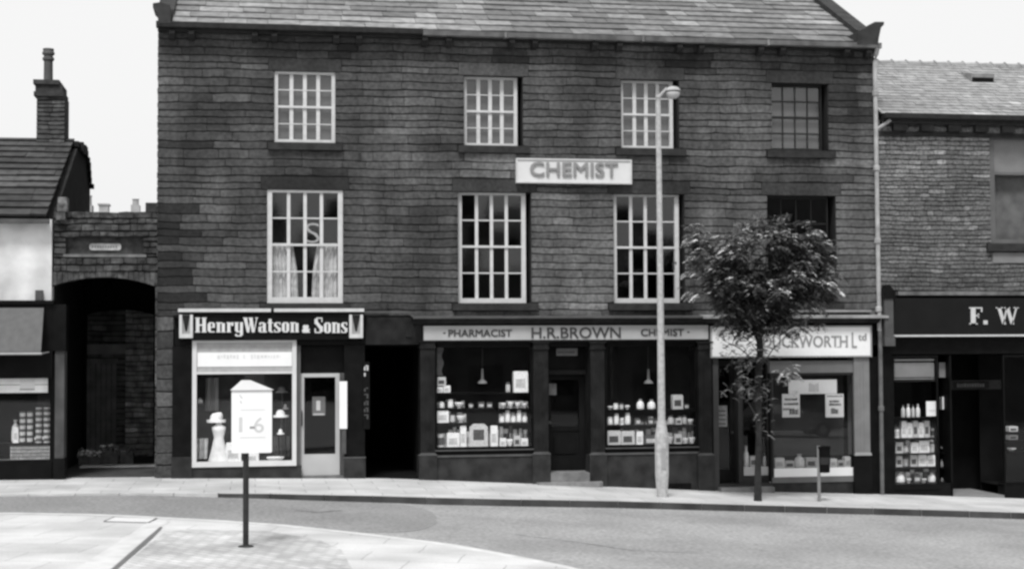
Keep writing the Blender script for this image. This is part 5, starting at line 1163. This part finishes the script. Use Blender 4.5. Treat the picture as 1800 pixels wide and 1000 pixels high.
z = shelf2(797); row([('carton', N_, 1572, 778, 1585), ('bag', N_, 1586, 781, 1597), ('carton', W_, 1599, 779, 1612), ('carton', W_, 1613, 776, 1631), ('jar', N_, 1633, 778, 1642)], 797, .28, 'on the third shelf of the tall right shop window', g4, z)
z = shelf2(821); row([('carton', N_, 1573, 802, 1584), ('jar', N_, 1586, 804, 1596), ('carton', N_, 1598, 801, 1610), ('carton', W_, 1612, 799, 1626), ('carton', W_, 1627, 802, 1641)], 821, .28, 'on the fourth shelf of the tall right shop window', g4, z)
z = U(1610, 848, .3)[1] + .001; z = max(z, zb_ + .0); row([('bag', W_, 1573, 828, 1590), ('bowl', W_, 1592, 840, 1602), ('carton', D_, 1604, 833, 1616), ('bowl', W_, 1618, 841, 1629), ('bag', W_, 1631, 831, 1644)], 848, .28, 'on the floor of the tall right shop window', g4, z)
for base, wh, sd in ((770, 'second shelf, tall right shop window', 11), (797, 'third shelf, tall right shop window', 12), (821, 'fourth shelf, tall right shop window', 13), (848, 'floor of the tall right shop window', 14)):
    backrow(1573, 1642, base, 15, 22, .4, wh, g4, sd, max(U(1607, base, .1)[1], zb_) + .001)
for i, (py, kd, lv, tp_) in enumerate(((794, 'bowl', N_, 785), (821, 'jar', W_, 806), (847, 'bag', N_, 836))):
    x0, z = U(1652, py, .45); x1, _ = U(1668, py, .45)
    box('side_shelf', x0 - .02, x1 - .03, .3, .6, z - .02, z, DARKP, nw1); place(kd, lv, 1654, tp_, 1665, py, .45, f'{ADJ[lv]} {CATN[kd]} on the {("upper", "middle", "lower")[i]} side shelf beside the dark shop entrance', g4, z=z + .001)
q = RC(1628, 705, 1648, 731, .06); t = thing('show_card', 'white rectangular card fixed to the glass of the right shop', 'card', ((q[0] + q[1]) / 2, .06, q[2])); box('sheet', q[0], q[1], .055, .06, q[2], q[3], BOARDW, t); mk = MB(); mk.box(q[0] + .06, q[1] - .05, .052, .0545, q[2] + .1, q[2] + .14); mk.build('printed_line', LETF, t)
q = RC(1656, 697, 1670, 719, .3); cx9, cz9, r9_ = (q[0] + q[1]) / 2, (q[2] + q[3]) / 2, (q[3] - q[2]) / 2
t = thing('round_sign', 'white half-round sign at the edge of the dark shop entrance', 'sign', (cx9, .3, q[2])); mb = MB(); mb.prism([(q[0] + .01, q[2])] + [(q[0] + .01 + math.sin(a) * (q[1] - q[0]), cz9 - math.cos(a) * r9_) for a in [math.pi * i / 14 for i in range(1, 14)]] + [(q[0] + .01, q[3])], .3, .33); mb.build('disc', BOARDW, t); mk = MB(); mk.box(q[0] + .05, q[1] - .03, .296, .2998, cz9 - .01, cz9 + .012); mk.build('dark_mark', LETD, t)
for i, (y0, y1, kd, lv) in enumerate(((749, 758, 'carton', N_), (764, 772, 'carton', N_), (787, 792, 'bowl', W_), (735, 747, 'jar', N_))):
    if i == 3: continue
    x0, z = U(1768, y1, .3); box('shelf', x0, x0 + 1.6, .12, .5, z - .025, z - .001, DARKP, nw2); place(kd, lv, 1771, y0, 1786, y1, .3, f'{ADJ[lv]} {CATN[kd]} on the {("top", "middle", "bottom")[i]} shelf at the far right edge', 'goods at the right edge', z=z)
g5 = 'goods in the left shop window'
zf = lw_[2] + .031
bz = MB(); q = RC(18, 783, 91, 808, .12)
for i in range(22): xx = q[0] + (q[1] - q[0]) * i / 21; bz.box(xx - .006, xx + .006, .11, .12, q[2], q[3])
for i in range(5): zz2 = q[2] + (q[3] - q[2]) * i / 4; bz.box(q[0], q[1], .121, .131, zz2 - .006, zz2 + .006)
bz.box(q[0], q[1], .14, .16, q[2] + .01, q[3] - .02, k=1)
tag(bz.build('wire_basket', [MIDP, mat('wrapped_bread', .9, var=.35, scale=14)]), 'pale packed wire basket along the bottom of the left shop window', 'basket')
zt2 = U(60, 777, .3)[1]; box('shelf', -9.4, lw_[1] - .03, .2, .6, zt2 - .03, zt2 - .001, DARKP, sw)
def stack(px0, px1, pyt, n, lv, nm):
    h = (777 - pyt) / n; zz = zt2
    for i in range(n):
        q = RC(px0, 777 - h, px1, 777, .2); hh = (q[3] - q[2])
        place('tin', lv, px0, 777 - h, px1, 777, .2, f'{ADJ[lv]} tin, {ORD[i]} up in the {nm}', g5, z=zz); zz += hh + .001
    return zz
stack(76, 89, 716, 6, N_, 'first stack from the pilaster'); stack(62, 74, 716, 6, N_, 'second stack from the pilaster'); stack(47, 58, 722, 5, D_, 'third stack from the pilaster'); stack(34, 45, 722, 5, D_, 'fourth stack from the pilaster')
zt3 = U(60, 785, .18)[1]
place('bag', W_, 20, 737, 34, 777, .3, 'tall white bag at the left edge of the left shop window', g5, z=zt2); 
for i, (a, b, tp_) in enumerate(((24, 33, 0), (35, 44, 0))): place('carton', W_, a, 757 if i else 750, b, 777, .23, f'white carton, {"left" if i == 0 else "right"} of two before the tins in the left shop window', g5, z=zt2)
place('bowl', W_, 60, 768, 72, 777, .22, 'left of two white bowls before the tins in the left shop window', g5, z=zt2); place('bowl', W_, 74, 767, 87, 777, .22, 'right of two white bowls before the tins in the left shop window', g5, z=zt2)

# draper's display
zf = wr[2] + .061; HATW = mat('pale_felt', .85, var=.15, rough=.9); DUMMY = mat('pale_dummy_cloth', .72, var=.2, scale=5, rough=.9)
def hat(px0, py0, px1, py1, Y, label, mt=HATW, stand=True):
    q = RC(px0, py0, px1, py1, Y); cx, w, h = (q[0] + q[1]) / 2, q[1] - q[0], q[3] - q[2]
    t = thing('hat', label, 'hat', (cx, Y, q[2]), 'hats in the draper window'); MB().lathe((cx, Y, q[2]), [(w * .5, h * .22), (w * .49, h * .0), (w * .3, h * .18), (w * .27, h * .25)], n=18, sy=.7).build('brim', mt, t); MB().lathe((cx - w * .04, Y, q[2] + h * .2), [(w * .29, 0), (w * .27, h * .3), (w * .17, h * .52), (w * .05, h * .58)], n=16, sy=.75).build('crown', mt, t)
    if stand:
        s = thing('hat_stand', 'thin stand under the ' + label, 'stand', (cx, Y, zf), 'hat stands in the draper window'); MB().tube([(cx, Y, zf + .02), (cx, Y, q[2] + h * .2)], .012).build('rod', MIDP, s); MB().lathe((cx, Y, zf), [(.09, 0), (.08, .02)], n=12).build('foot', MIDP, s)
    return t
hat(363, 721, 397, 742, .3, 'large pale hat worn by the dress dummy at the left', stand=False)
q = RC(372, 742, 397, 806, .3); cx = (q[0] + q[1]) / 2; dmy = thing('dress_dummy', 'pale armless dress dummy in a gown at the left of the draper window', 'dummy', (cx, .3, zf)); H_ = q[3] - zf
MB().lathe((cx, .3, zf), [(.22, 0), (.2, .05), (.14, H_ * .35), (.095, H_ * .62), (.125, H_ * .78), (.14, H_ * .88), (.06, H_ * .94), (.05, H_ + .06)], n=20, sy=.8).build('gown', DUMMY, dmy, smooth=True)
MB().lathe((cx, .3, q[3] + .02), [(.03, 0), (.075, .06), (.08, .12), (.05, .18)], n=14).build('head', DUMMY, dmy, smooth=True)
def drape(px0, py0, px1, py1, Y, label, mt, seed, n=14, amp=.03, sl=0):
    q = RC(px0, py0, px1, py1, Y); b = MB(); r = random.Random(seed); ph = r.random() * 6
    f = lambda t, v: Y + amp * math.sin(t * 14 + ph + v) + amp * .4 * math.sin(t * 31 + v * 2)
    for i in range(n * 2):
        for j in range(6):
            t0, t1, v0, v1 = i / n / 2, (i + 1) / n / 2, j / 6, (j + 1) / 6
            P = lambda t, v: (q[0] + (q[1] - q[0]) * t + sl * (1 - v), f(t, v), q[2] + (q[3] - q[2]) * v)
            b.face([P(t0, v0), P(t1, v0), P(t1, v1), P(t0, v1)])
    return tag(b.build('draped_cloth', mt, smooth=True), label, 'cloth')
drape(361, 664, 384, 722, .55, 'grey length of cloth hanging behind the large pale hat', mat('grey_cloth', .22, rough=.95), 1)
drape(345, 770, 366, 806, .35, 'pale folded cloth in the lower left corner of the draper window', mat('pale_cloth', .6, var=.3, scale=8, rough=.95), 2, sl=-.02)
drape(480, 766, 509, 802, .45, 'dark cloth draped at the lower right of the draper window', mat('dark_cloth', .07, var=.3, rough=.95), 3)
q = RC(397, 773, 424, 806, .2); place('carton', W_, 397, 772, 424, 806, .35, 'white carton between the dress dummy and the signpost', 'cartons in the draper window', z=zf, dep=.2); place('carton', W_, 428, 790, 455, 806, .35, 'low white carton behind the signpost in the draper window', 'cartons in the draper window', z=zf, dep=.2)
hat(480, 716, 508, 733, .35, 'pale wide hat at the middle right of the draper window'); hat(484, 676, 508, 690, .5, 'dim wide hat at the upper right of the draper window', mat('grey_felt', .2)); hat(497, 707, 507, 719, .6, 'small round pale hat beside the wide one'); hat(487, 751, 500, 763, .25, 'small white hat low at the right of the draper window')
place('bowl', W_, 468, 797, 500, 806, .2, 'wide shallow white dish on the window bed of the draper', 'dishes in the draper window', z=zf, dep=.2); place('bag', W_, 346, 699, 356, 708, .6, 'small white bag on a bracket at the left side of the draper window', 'bags in the draper window'); q = RC(345, 708, 357, 711, .6); box('bracket_shelf', q[0] - .04, q[1], .5, .7, q[2], q[3] - .001, MIDP, dw)

# ------------------------------------------------------------------ street furniture
def GXY(px, py): v = GP(px, py); return v.x, v.y, v.z
lx, ly, lz_ = GXY(1164, 873)
LPG = mat('pale_lamp_concrete', .40, var=.2, scale=14, rough=.85, bump=.4)
lp = thing('street_lamp', 'tall pale concrete street lamp with short arm and bowl lantern', 'street lamp', (lx, ly, lz_))
ztop = U(1161, 176, ly)[1]; zb1 = U(1164, 765, ly)[1]; zb2 = U(1164, 742, ly)[1]
MB().lathe((lx, ly, lz_ - .02), [(.098, 0), (.112, .15), (.135, .45), (.137, zb1 - lz_), (.115, zb1 - lz_ + .1), (.085, zb2 - lz_ + .05)], n=10).build('base', LPG, lp)
MB().tube([(lx, ly, zb2 + .02), (lx, ly, 4.0), (lx - .01, ly, ztop)], [.076, .063, .048], n=12).build('column', LPG, lp)
MB().prism([(.0 + lx + .62, 0), (lx + .9, 0), (lx + .62, .1)], 0, .01).build('x', LPG) if False else None
MB().box(lx - .045, lx + .045, ly - .142, ly - .136, lz_ + .55, lz_ + .95).build('access_door', mat('lamp_door', .3), lp)
qx, qz = U(1183, 163, ly)
MB().tube([(lx - .01, ly, ztop - .02), (lx - .01, ly, ztop + .04), (lx + .03, ly, ztop + .08), (qx - .12, ly, qz + .08)], [.055, .05, .035, .03], n=10).build('arm', mat('arm_metal', .3), lp)
MB().lathe((qx, ly, qz + .02), [(.145, 0), (.15, .02), (.14, .04), (.10, .08), (.03, .10)], n=20, k=0).build('canopy', mat('canopy_metal', .35), lp)
bw_m = mat('lantern_bowl', .5, var=.05, rough=.15, bump=0, spec=.6)
MB().lathe((qx, ly, qz - .15), [(.02, .02), (.07, .03), (.115, .065), (.138, .12), (.14, .165)], n=20).build('bowl', bw_m, lp, smooth=True)
MB().lathe((qx, ly, qz + .0), [(.143, 0), (.143, .018)], n=20).build('gasket', IRON, lp)

# foreground sign: white box on a dark post
sx_, sy_, sz_ = GXY(432, 961)
sp_ = thing('post_sign', 'white box sign with a hipped cap on a dark post in the foreground', 'sign', (sx_, sy_, sz_))
s = RC(407, 686, 478, 795, sy_); sm_ = (s[0] + s[1]) / 2
MB().tube([(sx_, sy_, sz_ - .02), (sx_, sy_, s[2] + .3)], .038, n=12).build('post', IRON, sp_); MB().lathe((sx_, sy_, sz_), [(.11, 0), (.09, .02), (.05, .03)], n=14).build('foot_plate', IRON, sp_)
SBW = mat('white_sign_enamel', .76, var=.03, scale=3, rough=.4, bump=.02)
MB().prism(rounded(s[0], s[1], s[2], s[3], .02, 3), sy_ - .09, sy_ + .09).build('panel', SBW, sp_)
x0, x1, zt_ = s[0] - .015, s[1] + .02, s[3] + .006; ax, az = U(434, 668, sy_); cpm = MB(); ax2 = U(424, 672, sy_)
b4 = [(x0, sy_ - .11, zt_), (x1, sy_ - .11, zt_), (x1, sy_ + .11, zt_), (x0, sy_ + .11, zt_)]; tp4 = [(ax - .07, sy_ - .01, az - .0), (ax + .045, sy_ - .01, az), (ax + .045, sy_ + .02, az), (ax - .07, sy_ + .02, az)]
cpm.face(b4); cpm.face(tp4)
for i in range(4): k = (i + 1) % 4; cpm.face([b4[i], b4[k], tp4[k], tp4[i]])
cpm.build('cap', mat('cap_grey', .5, var=.05), sp_)
FNT = mat('very_faint_print', .52, var=.05, bump=0); yq = sy_ - .09
def wq(txt, a, b, c, d, bold=0): q = RC(a, b, c, d, yq); lettering(txt, q[0], q[1], q[2], q[3], yq, FNT, sp_, bold=bold, thick=.002)
wq('1', 420, 733, 426, 759, .01); wq('6', 446, 733, 464, 760, .005)
q = RC(439, 749, 448, 753, yq); box('dot', q[0], q[1], yq - .003, yq - .0003, q[2], q[3], mat('dot_print', .25), sp_)
for a, b, c, d in ((423, 719.5, 466, 720.5), (422, 768, 466, 769)): q = RC(a, b, c, d, yq); box('ruled_line', q[0], q[1], yq - .002, yq - .0003, q[2], q[3], FNT, sp_)
mk = MB(); 
for a, b, c, d in ((420, 694, 427, 700), (421, 704, 426, 709)): q = RC(a, b, c, d, yq); mk.prism([(q[0], q[3]), (q[0] + .02, q[3]), (q[1], q[2]), (q[1] - .02, q[2])], yq - .002, yq - .0003)
mk.build('faint_symbol', FNT, sp_)

# litter bin on a post
bx_, by_, bz_ = GXY(1440, 881)
lbn = thing('litter_bin', 'small dark litter bin on a pale post before the poster window', 'litter bin', (bx_, by_, bz_))
q = RC(1435, 783, 1458, 830, by_)
MB().tube([(bx_, by_, bz_ - .02), (bx_, by_, q[3] - .0)], .034, n=10).build('post', mat('bin_post_paint', .2, var=.2), lbn)
bn = MB(); cxb, rb = (q[0] + q[1]) / 2 + .02, (q[1] - q[0]) * .46; hb = q[3] - q[2] - .06; bn.lathe((cxb, by_ - .0, q[2]), [(rb * .85, 0), (rb * .9, .02), (rb, hb), (rb * 1.08, hb + .01), (rb * 1.08, hb + .05), (rb * .9, hb + .05)], n=16); bn.build('bin', mat('dark_bin', .006, var=.3, spec=.05), lbn); MB().lathe((cxb, by_, q[2] + hb * .35), [(rb * .985, 0), (rb * .999, hb * .3)], n=16).build('band', mat('bin_band', .03, spec=.05), lbn)

# manhole cover and chalk-like slab outline
c = [GP(181, 917), GP(262, 919), GP(277, 911), GP(200, 909)]; mh = MB(); zc_ = [v.z + .009 for v in c]
mh.face([(v.x, v.y, z_) for v, z_ in zip(c, zc_)])
cen = sum((Vector(v) for v in c), Vector()) / 4; inner = [cen + (Vector(v) - cen) * .94 for v in c]
fr5 = MB()
for i in range(4): k = (i + 1) % 4; fr5.face([(c[i].x, c[i].y, zc_[i] + .004), (c[k].x, c[k].y, zc_[k] + .004), (inner[k].x, inner[k].y, zc_[k] + .004), (inner[i].x, inner[i].y, zc_[i] + .004)])
mo = thing('access_cover', 'flush rectangular cover with a dark rim in the pale island paving', 'access cover', (cen.x, cen.y, cen.z)); mh.build('cover', mat('cover_slab', .55, var=.05), mo); fr5.build('rim', mat('cover_rim', .12), mo)

# ------------------------------------------------------------------ street tree
tx, ty, tz = GXY(1332, 880)
tree = thing('street_tree', 'small street tree with a dense drooping crown before the white fascia', 'tree', (tx, ty, tz))
BARK = mat('dark_bark', .022, var=.4, scale=12, rough=.95, bump=.8)
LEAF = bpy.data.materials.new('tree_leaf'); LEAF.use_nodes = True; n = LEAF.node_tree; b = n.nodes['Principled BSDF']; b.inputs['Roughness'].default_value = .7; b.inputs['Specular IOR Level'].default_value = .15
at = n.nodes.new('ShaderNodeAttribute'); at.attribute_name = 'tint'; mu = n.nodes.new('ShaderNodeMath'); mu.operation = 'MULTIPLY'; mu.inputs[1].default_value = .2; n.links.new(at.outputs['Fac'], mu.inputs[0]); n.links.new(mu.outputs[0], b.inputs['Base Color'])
def TP(px, py, dy=0): x, z = U(px, py, ty + dy); return Vector((x, ty + dy, z))
tk = MB(); tk.tube([(tx, ty, tz - .05), (tx + .01, ty, tz + .6), TP(1334, 760), TP(1332, 680), TP(1336, 620), TP(1334, 565)], [.085, .066, .06, .07, .068, .06], n=10)
r = random.Random(77)
lobes = [(1335, 440, 0, 62, 46), (1290, 460, -.2, 52, 44), (1385, 440, .2, 55, 46), (1245, 430, 0, 30, 26), (1228, 480, .3, 28, 30), (1420, 470, 0, 40, 40), (1436, 520, .1, 32, 32), (1340, 500, .5, 70, 45), (1300, 520, -.3, 50, 34), (1395, 520, -.3, 48, 34), (1350, 405, -.2, 50, 26), (1320, 560, 0, 42, 26), (1420, 430, .4, 32, 26), (1265, 500, -.4, 44, 36), (1330, 470, -.6, 60, 50)]
hub = TP(1334, 570)
limbs = []
for (a, bb, dy, rx_, rz_) in lobes[:11]:
    e = TP(a, bb, dy); mid = hub.lerp(e, .5) + Vector((r.uniform(-.08, .08), r.uniform(-.1, .1), r.uniform(-.1, .12))); st0 = TP(1334, 600 + r.uniform(-20, 10))
    tk.tube([st0, hub.lerp(mid, .5) + Vector((0, 0, -.05)), mid, e], [.032, .02, .012, .005], n=6)
tk.build('trunk', BARK, tree)
cr = MB()
def frond(p, d, L, tn):
    """drooping compound leaf: a rib with pairs of narrow leaflets"""
    d = d.normalized(); side = d.cross(Vector((0, 0, 1)))
    side = (side if side.length > .1 else Vector((1, 0, 0))).normalized(); n_ = 6
    pos = p.copy(); dd = d.copy()
    for i in range(n_):
        pos = pos + dd * (L / n_); dd = (dd + Vector((0, 0, -.16))).normalized()
        for s in (-1, 1):
            l = L * .42 * (1 - .09 * i) * r.uniform(.8, 1.15); ld_ = (side * s + dd * .55 + Vector((0, 0, r.uniform(-.5, .1)))).normalized(); w = ld_.cross(Vector((r.uniform(-.3, .3), r.uniform(-.3, .3), 1))).normalized() * l * .33
            t = tn * r.uniform(.75, 1.25)
            cr.face([pos, pos + ld_ * l * .5 + w, pos + ld_ * l, pos + ld_ * l * .5 - w], t)
    return
MPP = 1 / 93.0
dome = [(1335, 470, 88, 78), (1260, 452, 42, 40), (1415, 475, 46, 62), (1300, 520, 60, 34), (1400, 520, 55, 40)]
clumps = []
while len(clumps) < 150:
    a, bb, rx_, rz_ = r.choice(dome[:1] * 3 + dome); th = r.uniform(0, 2 * math.pi); q_ = r.uniform(.25, 1) ** .5
    px, py = a + rx_ * q_ * math.cos(th), bb - rz_ * q_ * math.sin(th); dep = r.uniform(-1, 1) * (1 - q_ * .6) * .95
    if 1208 < px < 1472 and 378 < py < 590 and not (px < 1262 and py > 505) and not (px > 1425 and py > 562): clumps.append((px, py, dep, r.uniform(13, 26), r.uniform(9, 17)))
for (a, bb, dy, rx_, rz_) in clumps:
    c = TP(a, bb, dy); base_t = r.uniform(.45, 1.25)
    for i in range(int(rx_ * rz_ / 5) + 8):
        v = Vector((r.gauss(0, 1), r.gauss(0, 1), r.gauss(0, .9))).normalized(); rr_ = r.uniform(.2, 1.0)
        p = c + Vector((v.x * rx_ * MPP, v.y * rx_ * MPP, v.z * rz_ * MPP)) * rr_
        d = Vector((v.x + (a - 1335) * .006, v.y, v.z * .3 + .05)) + Vector((r.gauss(0, .25), r.gauss(0, .25), r.gauss(0, .15)))
        frond(p, d, r.uniform(.09, .17), base_t * (r.uniform(2.2, 4.2) if r.random() < (.36 if v.z > .3 and bb < 520 else .05) else r.uniform(.3, .9)))  # fronds on upper clump tops tinted paler, sunlit tips put into the colour
# dense inner leaves and skirt round the trunk top, crown shade tinted in
for i in range(1600):
    a, bb = r.gauss(1330, 46), r.gauss(525, 40)
    if bb > 585 or bb < 420 or (a < 1265 and bb > 510): continue
    frond(TP(a, bb, r.gauss(0, .3)), Vector((r.uniform(-1, 1), r.uniform(-1, 1), r.uniform(-.6, .2))), r.uniform(.16, .26), r.uniform(.15, .45))
# sprays reaching out of the outline
for a, bb, dx, dz in ((1222, 398, -.6, .5), (1215, 415, -1, .15), (1208, 422, -1, 0), (1235, 408, -.4, .6), (1300, 398, -.3, .8), (1380, 385, .3, .9), (1410, 392, .6, .6), (1435, 408, 1, .2), (1452, 437, 1, .3), (1460, 470, 1, 0), (1462, 505, 1, -.1), (1466, 515, 1, -.2), (1440, 540, 1, -.5), (1210, 480, -1, -.1), (1214, 520, -1, -.3), (1330, 385, 0, 1)):
    for k in range(14):
        p = TP(a + r.uniform(-12, 12), bb + r.uniform(-6, 6), r.uniform(-.25, .25)) - Vector((dx, 0, dz)) * .12
        frond(p, Vector((dx, r.uniform(-.5, .5), dz)), r.uniform(.12, .24), r.choice((.6, 1, 1.6, 3.0)))
# low shoots hanging in front of the fascia, the shop door and the trunk
low = []
for i in range(120):
    th = r.random()
    if th < .5: low.append((r.gauss(1288, 17), r.uniform(570, 622), .35, .9, .75))
    elif th < .7: low.append((r.gauss(1368, 13), r.uniform(570, 612), .35, .9, .75))
    else: low.append((r.gauss(1330, 12), r.uniform(570, 640), .3, .8, 1))
for i in range(95): low.append((r.gauss(1316, 24), r.uniform(622, 700), .3, 1.2, .9))
for i in range(26): low.append((r.gauss(1345, 9), r.uniform(690, 770), .3, .8, .8))
for i in range(26): low.append((r.uniform(1370, 1400), r.uniform(640, 668), 1.0, 2.4, 1))
for a, bb, t0_, t1_, k_ in low:
    if a < 1254 or a > 1402: continue
    frond(TP(a, bb, r.uniform(-.35, .3)), Vector((r.uniform(-1, 1), r.uniform(-.5, .5), r.uniform(-.4, .4))), r.uniform(.13, .23) * k_, r.uniform(t0_, t1_))
for px, py, qx_, qy_ in ((1334, 640, 1268, 596), (1334, 620, 1290, 580), (1334, 650, 1385, 586), (1334, 700, 1282, 640), (1334, 690, 1384, 652), (1334, 740, 1300, 690)):
    a_, b_ = TP(px, py), TP(qx_, qy_, r.uniform(-.2, .2)); cr.tube([a_, a_.lerp(b_, .5) + Vector((0, 0, .06)), b_], [.014, .01, .004], n=5, tint=.3)
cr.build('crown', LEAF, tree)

# ------------------------------------------------------------------ across the square (seen in the window glass)
OPP = mat('opposite_dark_stone', .09, var=.3, scale=2, stain=.3)
def house(x0, x1, y, zt, ridge, label, seed):
    r = random.Random(seed); t = thing('terrace_house', label, 'building', ((x0 + x1) / 2, y - 4, zg((x0 + x1) / 2)), 'houses across the square'); gz = zg((x0 + x1) / 2) - .5
    holes = []; n = max(2, int((x1 - x0) / 3.2))
    for i in range(n):
        cx = x0 + (x1 - x0) * (i + .5) / n
        for zc in (3.6, 6.3): holes.append((cx - .5, cx + .5, zc, zc + 1.6))
        holes.append((cx - .9, cx + .9, gz + 1.1, gz + 2.7))
    w = MB(); wall_core(w, x0, x1, gz, zt, holes, y - .3, y); w.box(x0, x1, y - 8, y - 7.8, gz, zt); w.box(x0, x0 + .2, y - 7.8, y - .31, gz, zt); w.box(x1 - .2, x1, y - 7.8, y - .31, gz, zt); w.build('wall', OPP, t)
    MB().prism([(y + .3, zt - .05), (y - 4, ridge), (y - 8.3, zt - .05)], x0, x1, axis='x').build('roof', mat('opposite_slates', .05, var=.3, scale=3), t)
    for h in holes:
        f = MB(); frame(f, h[0], h[1], h[2], h[3], y - .2, y - .12, .08); f.build('window', DARKW, t); pane(t, h[0], h[1], h[2], h[3], y - .25, DARKP, 'pane')
    for cx in (x0 + .8, x1 - .8):
        c_ = MB(); c_.box(cx - .45, cx + .45, y - 4.4, y - 3.6, ridge - .6, ridge + 1.3); c_.box(cx - .52, cx + .52, y - 4.47, y - 3.53, ridge + 1.3, ridge + 1.45); ck_ = c_.build('chimney', OPP, t)
        for k in (-.22, .22): MB().lathe((cx + k, y - 4, ridge + 1.45), [(.13, 0), (.11, .5), (.14, .52), (.13, .6)], n=10).build('chimney_pot', OPP, ck_)
house(-22, -9, -47, 6.6, 9.0, 'dark stone terrace house far left across the square', 1); house(-8.9, 1.5, -48, 7.4, 10.2, 'tall dark stone house behind the photographer', 2)
house(1.6, 9.5, -46, 5.4, 7.4, 'lower dark stone house across the square', 3); house(9.6, 17.5, -47, 6.8, 9.0, 'tall dark gabled house across the square', 4); house(17.6, 27, -46, 6.0, 8.1, 'dark stone house across the square facing the chemist', 5); house(27.1, 45, -48, 8.4, 12.6, 'long tall dark house far right across the square', 6)

# parked car whose reflection shows in the poster window
CARP = mat('grey_car_paint', .2, var=.02, rough=.25, spec=.5, bump=0); gzc = zg(21) - .14
car = thing('parked_car', 'dark grey saloon car parked on the square, mirrored in the poster window', 'car', (20.9, -28.0, gzc)); cx0, cyc = 18.7, -28.0
prof = [(0, .45), (.05, .75), (.5, .85), (.75, .9), (1.15, 1.38), (2.3, 1.42), (2.85, .95), (4.1, .86), (4.3, .7), (4.32, .4), (4.2, .3), (.1, .3)]
MB().prism([(cx0 + a, gzc + b) for a, b in prof], cyc - .8, cyc + .8).build('body', CARP, car)
gl_ = MB(); gl_.prism([(cx0 + 1.2, gzc + .95), (cx0 + 1.35, gzc + 1.33), (cx0 + 1.75, gzc + 1.35), (cx0 + 1.75, gzc + .95)], cyc + .8, cyc + .81); gl_.prism([(cx0 + 1.82, gzc + .95), (cx0 + 1.82, gzc + 1.35), (cx0 + 2.25, gzc + 1.35), (cx0 + 2.7, gzc + .97)], cyc + .8, cyc + .81); gl_.build('side_window', mat('car_glass', .75, rough=.1, bump=0), car)
for wx in (.85, 3.45):
    for s in (-1, 1):
        wv = MB(); yv = cyc + s * .74
        ring = [(cx0 + wx + .31 * math.cos(a), gzc + .31 + .31 * math.sin(a)) for a in [i * math.pi / 10 for i in range(20)]]; wv.prism(ring, yv - .09, yv + .09); ww = wv.build('wheel', IRON, car)
        MB().prism([(cx0 + wx + .15 * math.cos(a), gzc + .31 + .15 * math.sin(a)) for a in [i * math.pi / 8 for i in range(16)]], yv - .1, yv + .1).build('hub_cap', GREYP, ww)
for s in (-1, 1): MB().prism([(cyc + s * .6 + .1 * math.cos(a), gzc + .68 + .1 * math.sin(a)) for a in [i * math.pi / 6 for i in range(12)]], cx0 + 4.25, cx0 + 4.36, axis='x').build('headlight', BOARDW, car)
box('bumper', cx0 + 4.3, cx0 + 4.42, cyc - .8, cyc + .8, gzc + .38, gzc + .48, GREYP, car); box('bumper', cx0 - .1, cx0 + .02, cyc - .8, cyc + .8, gzc + .38, gzc + .48, GREYP, car)
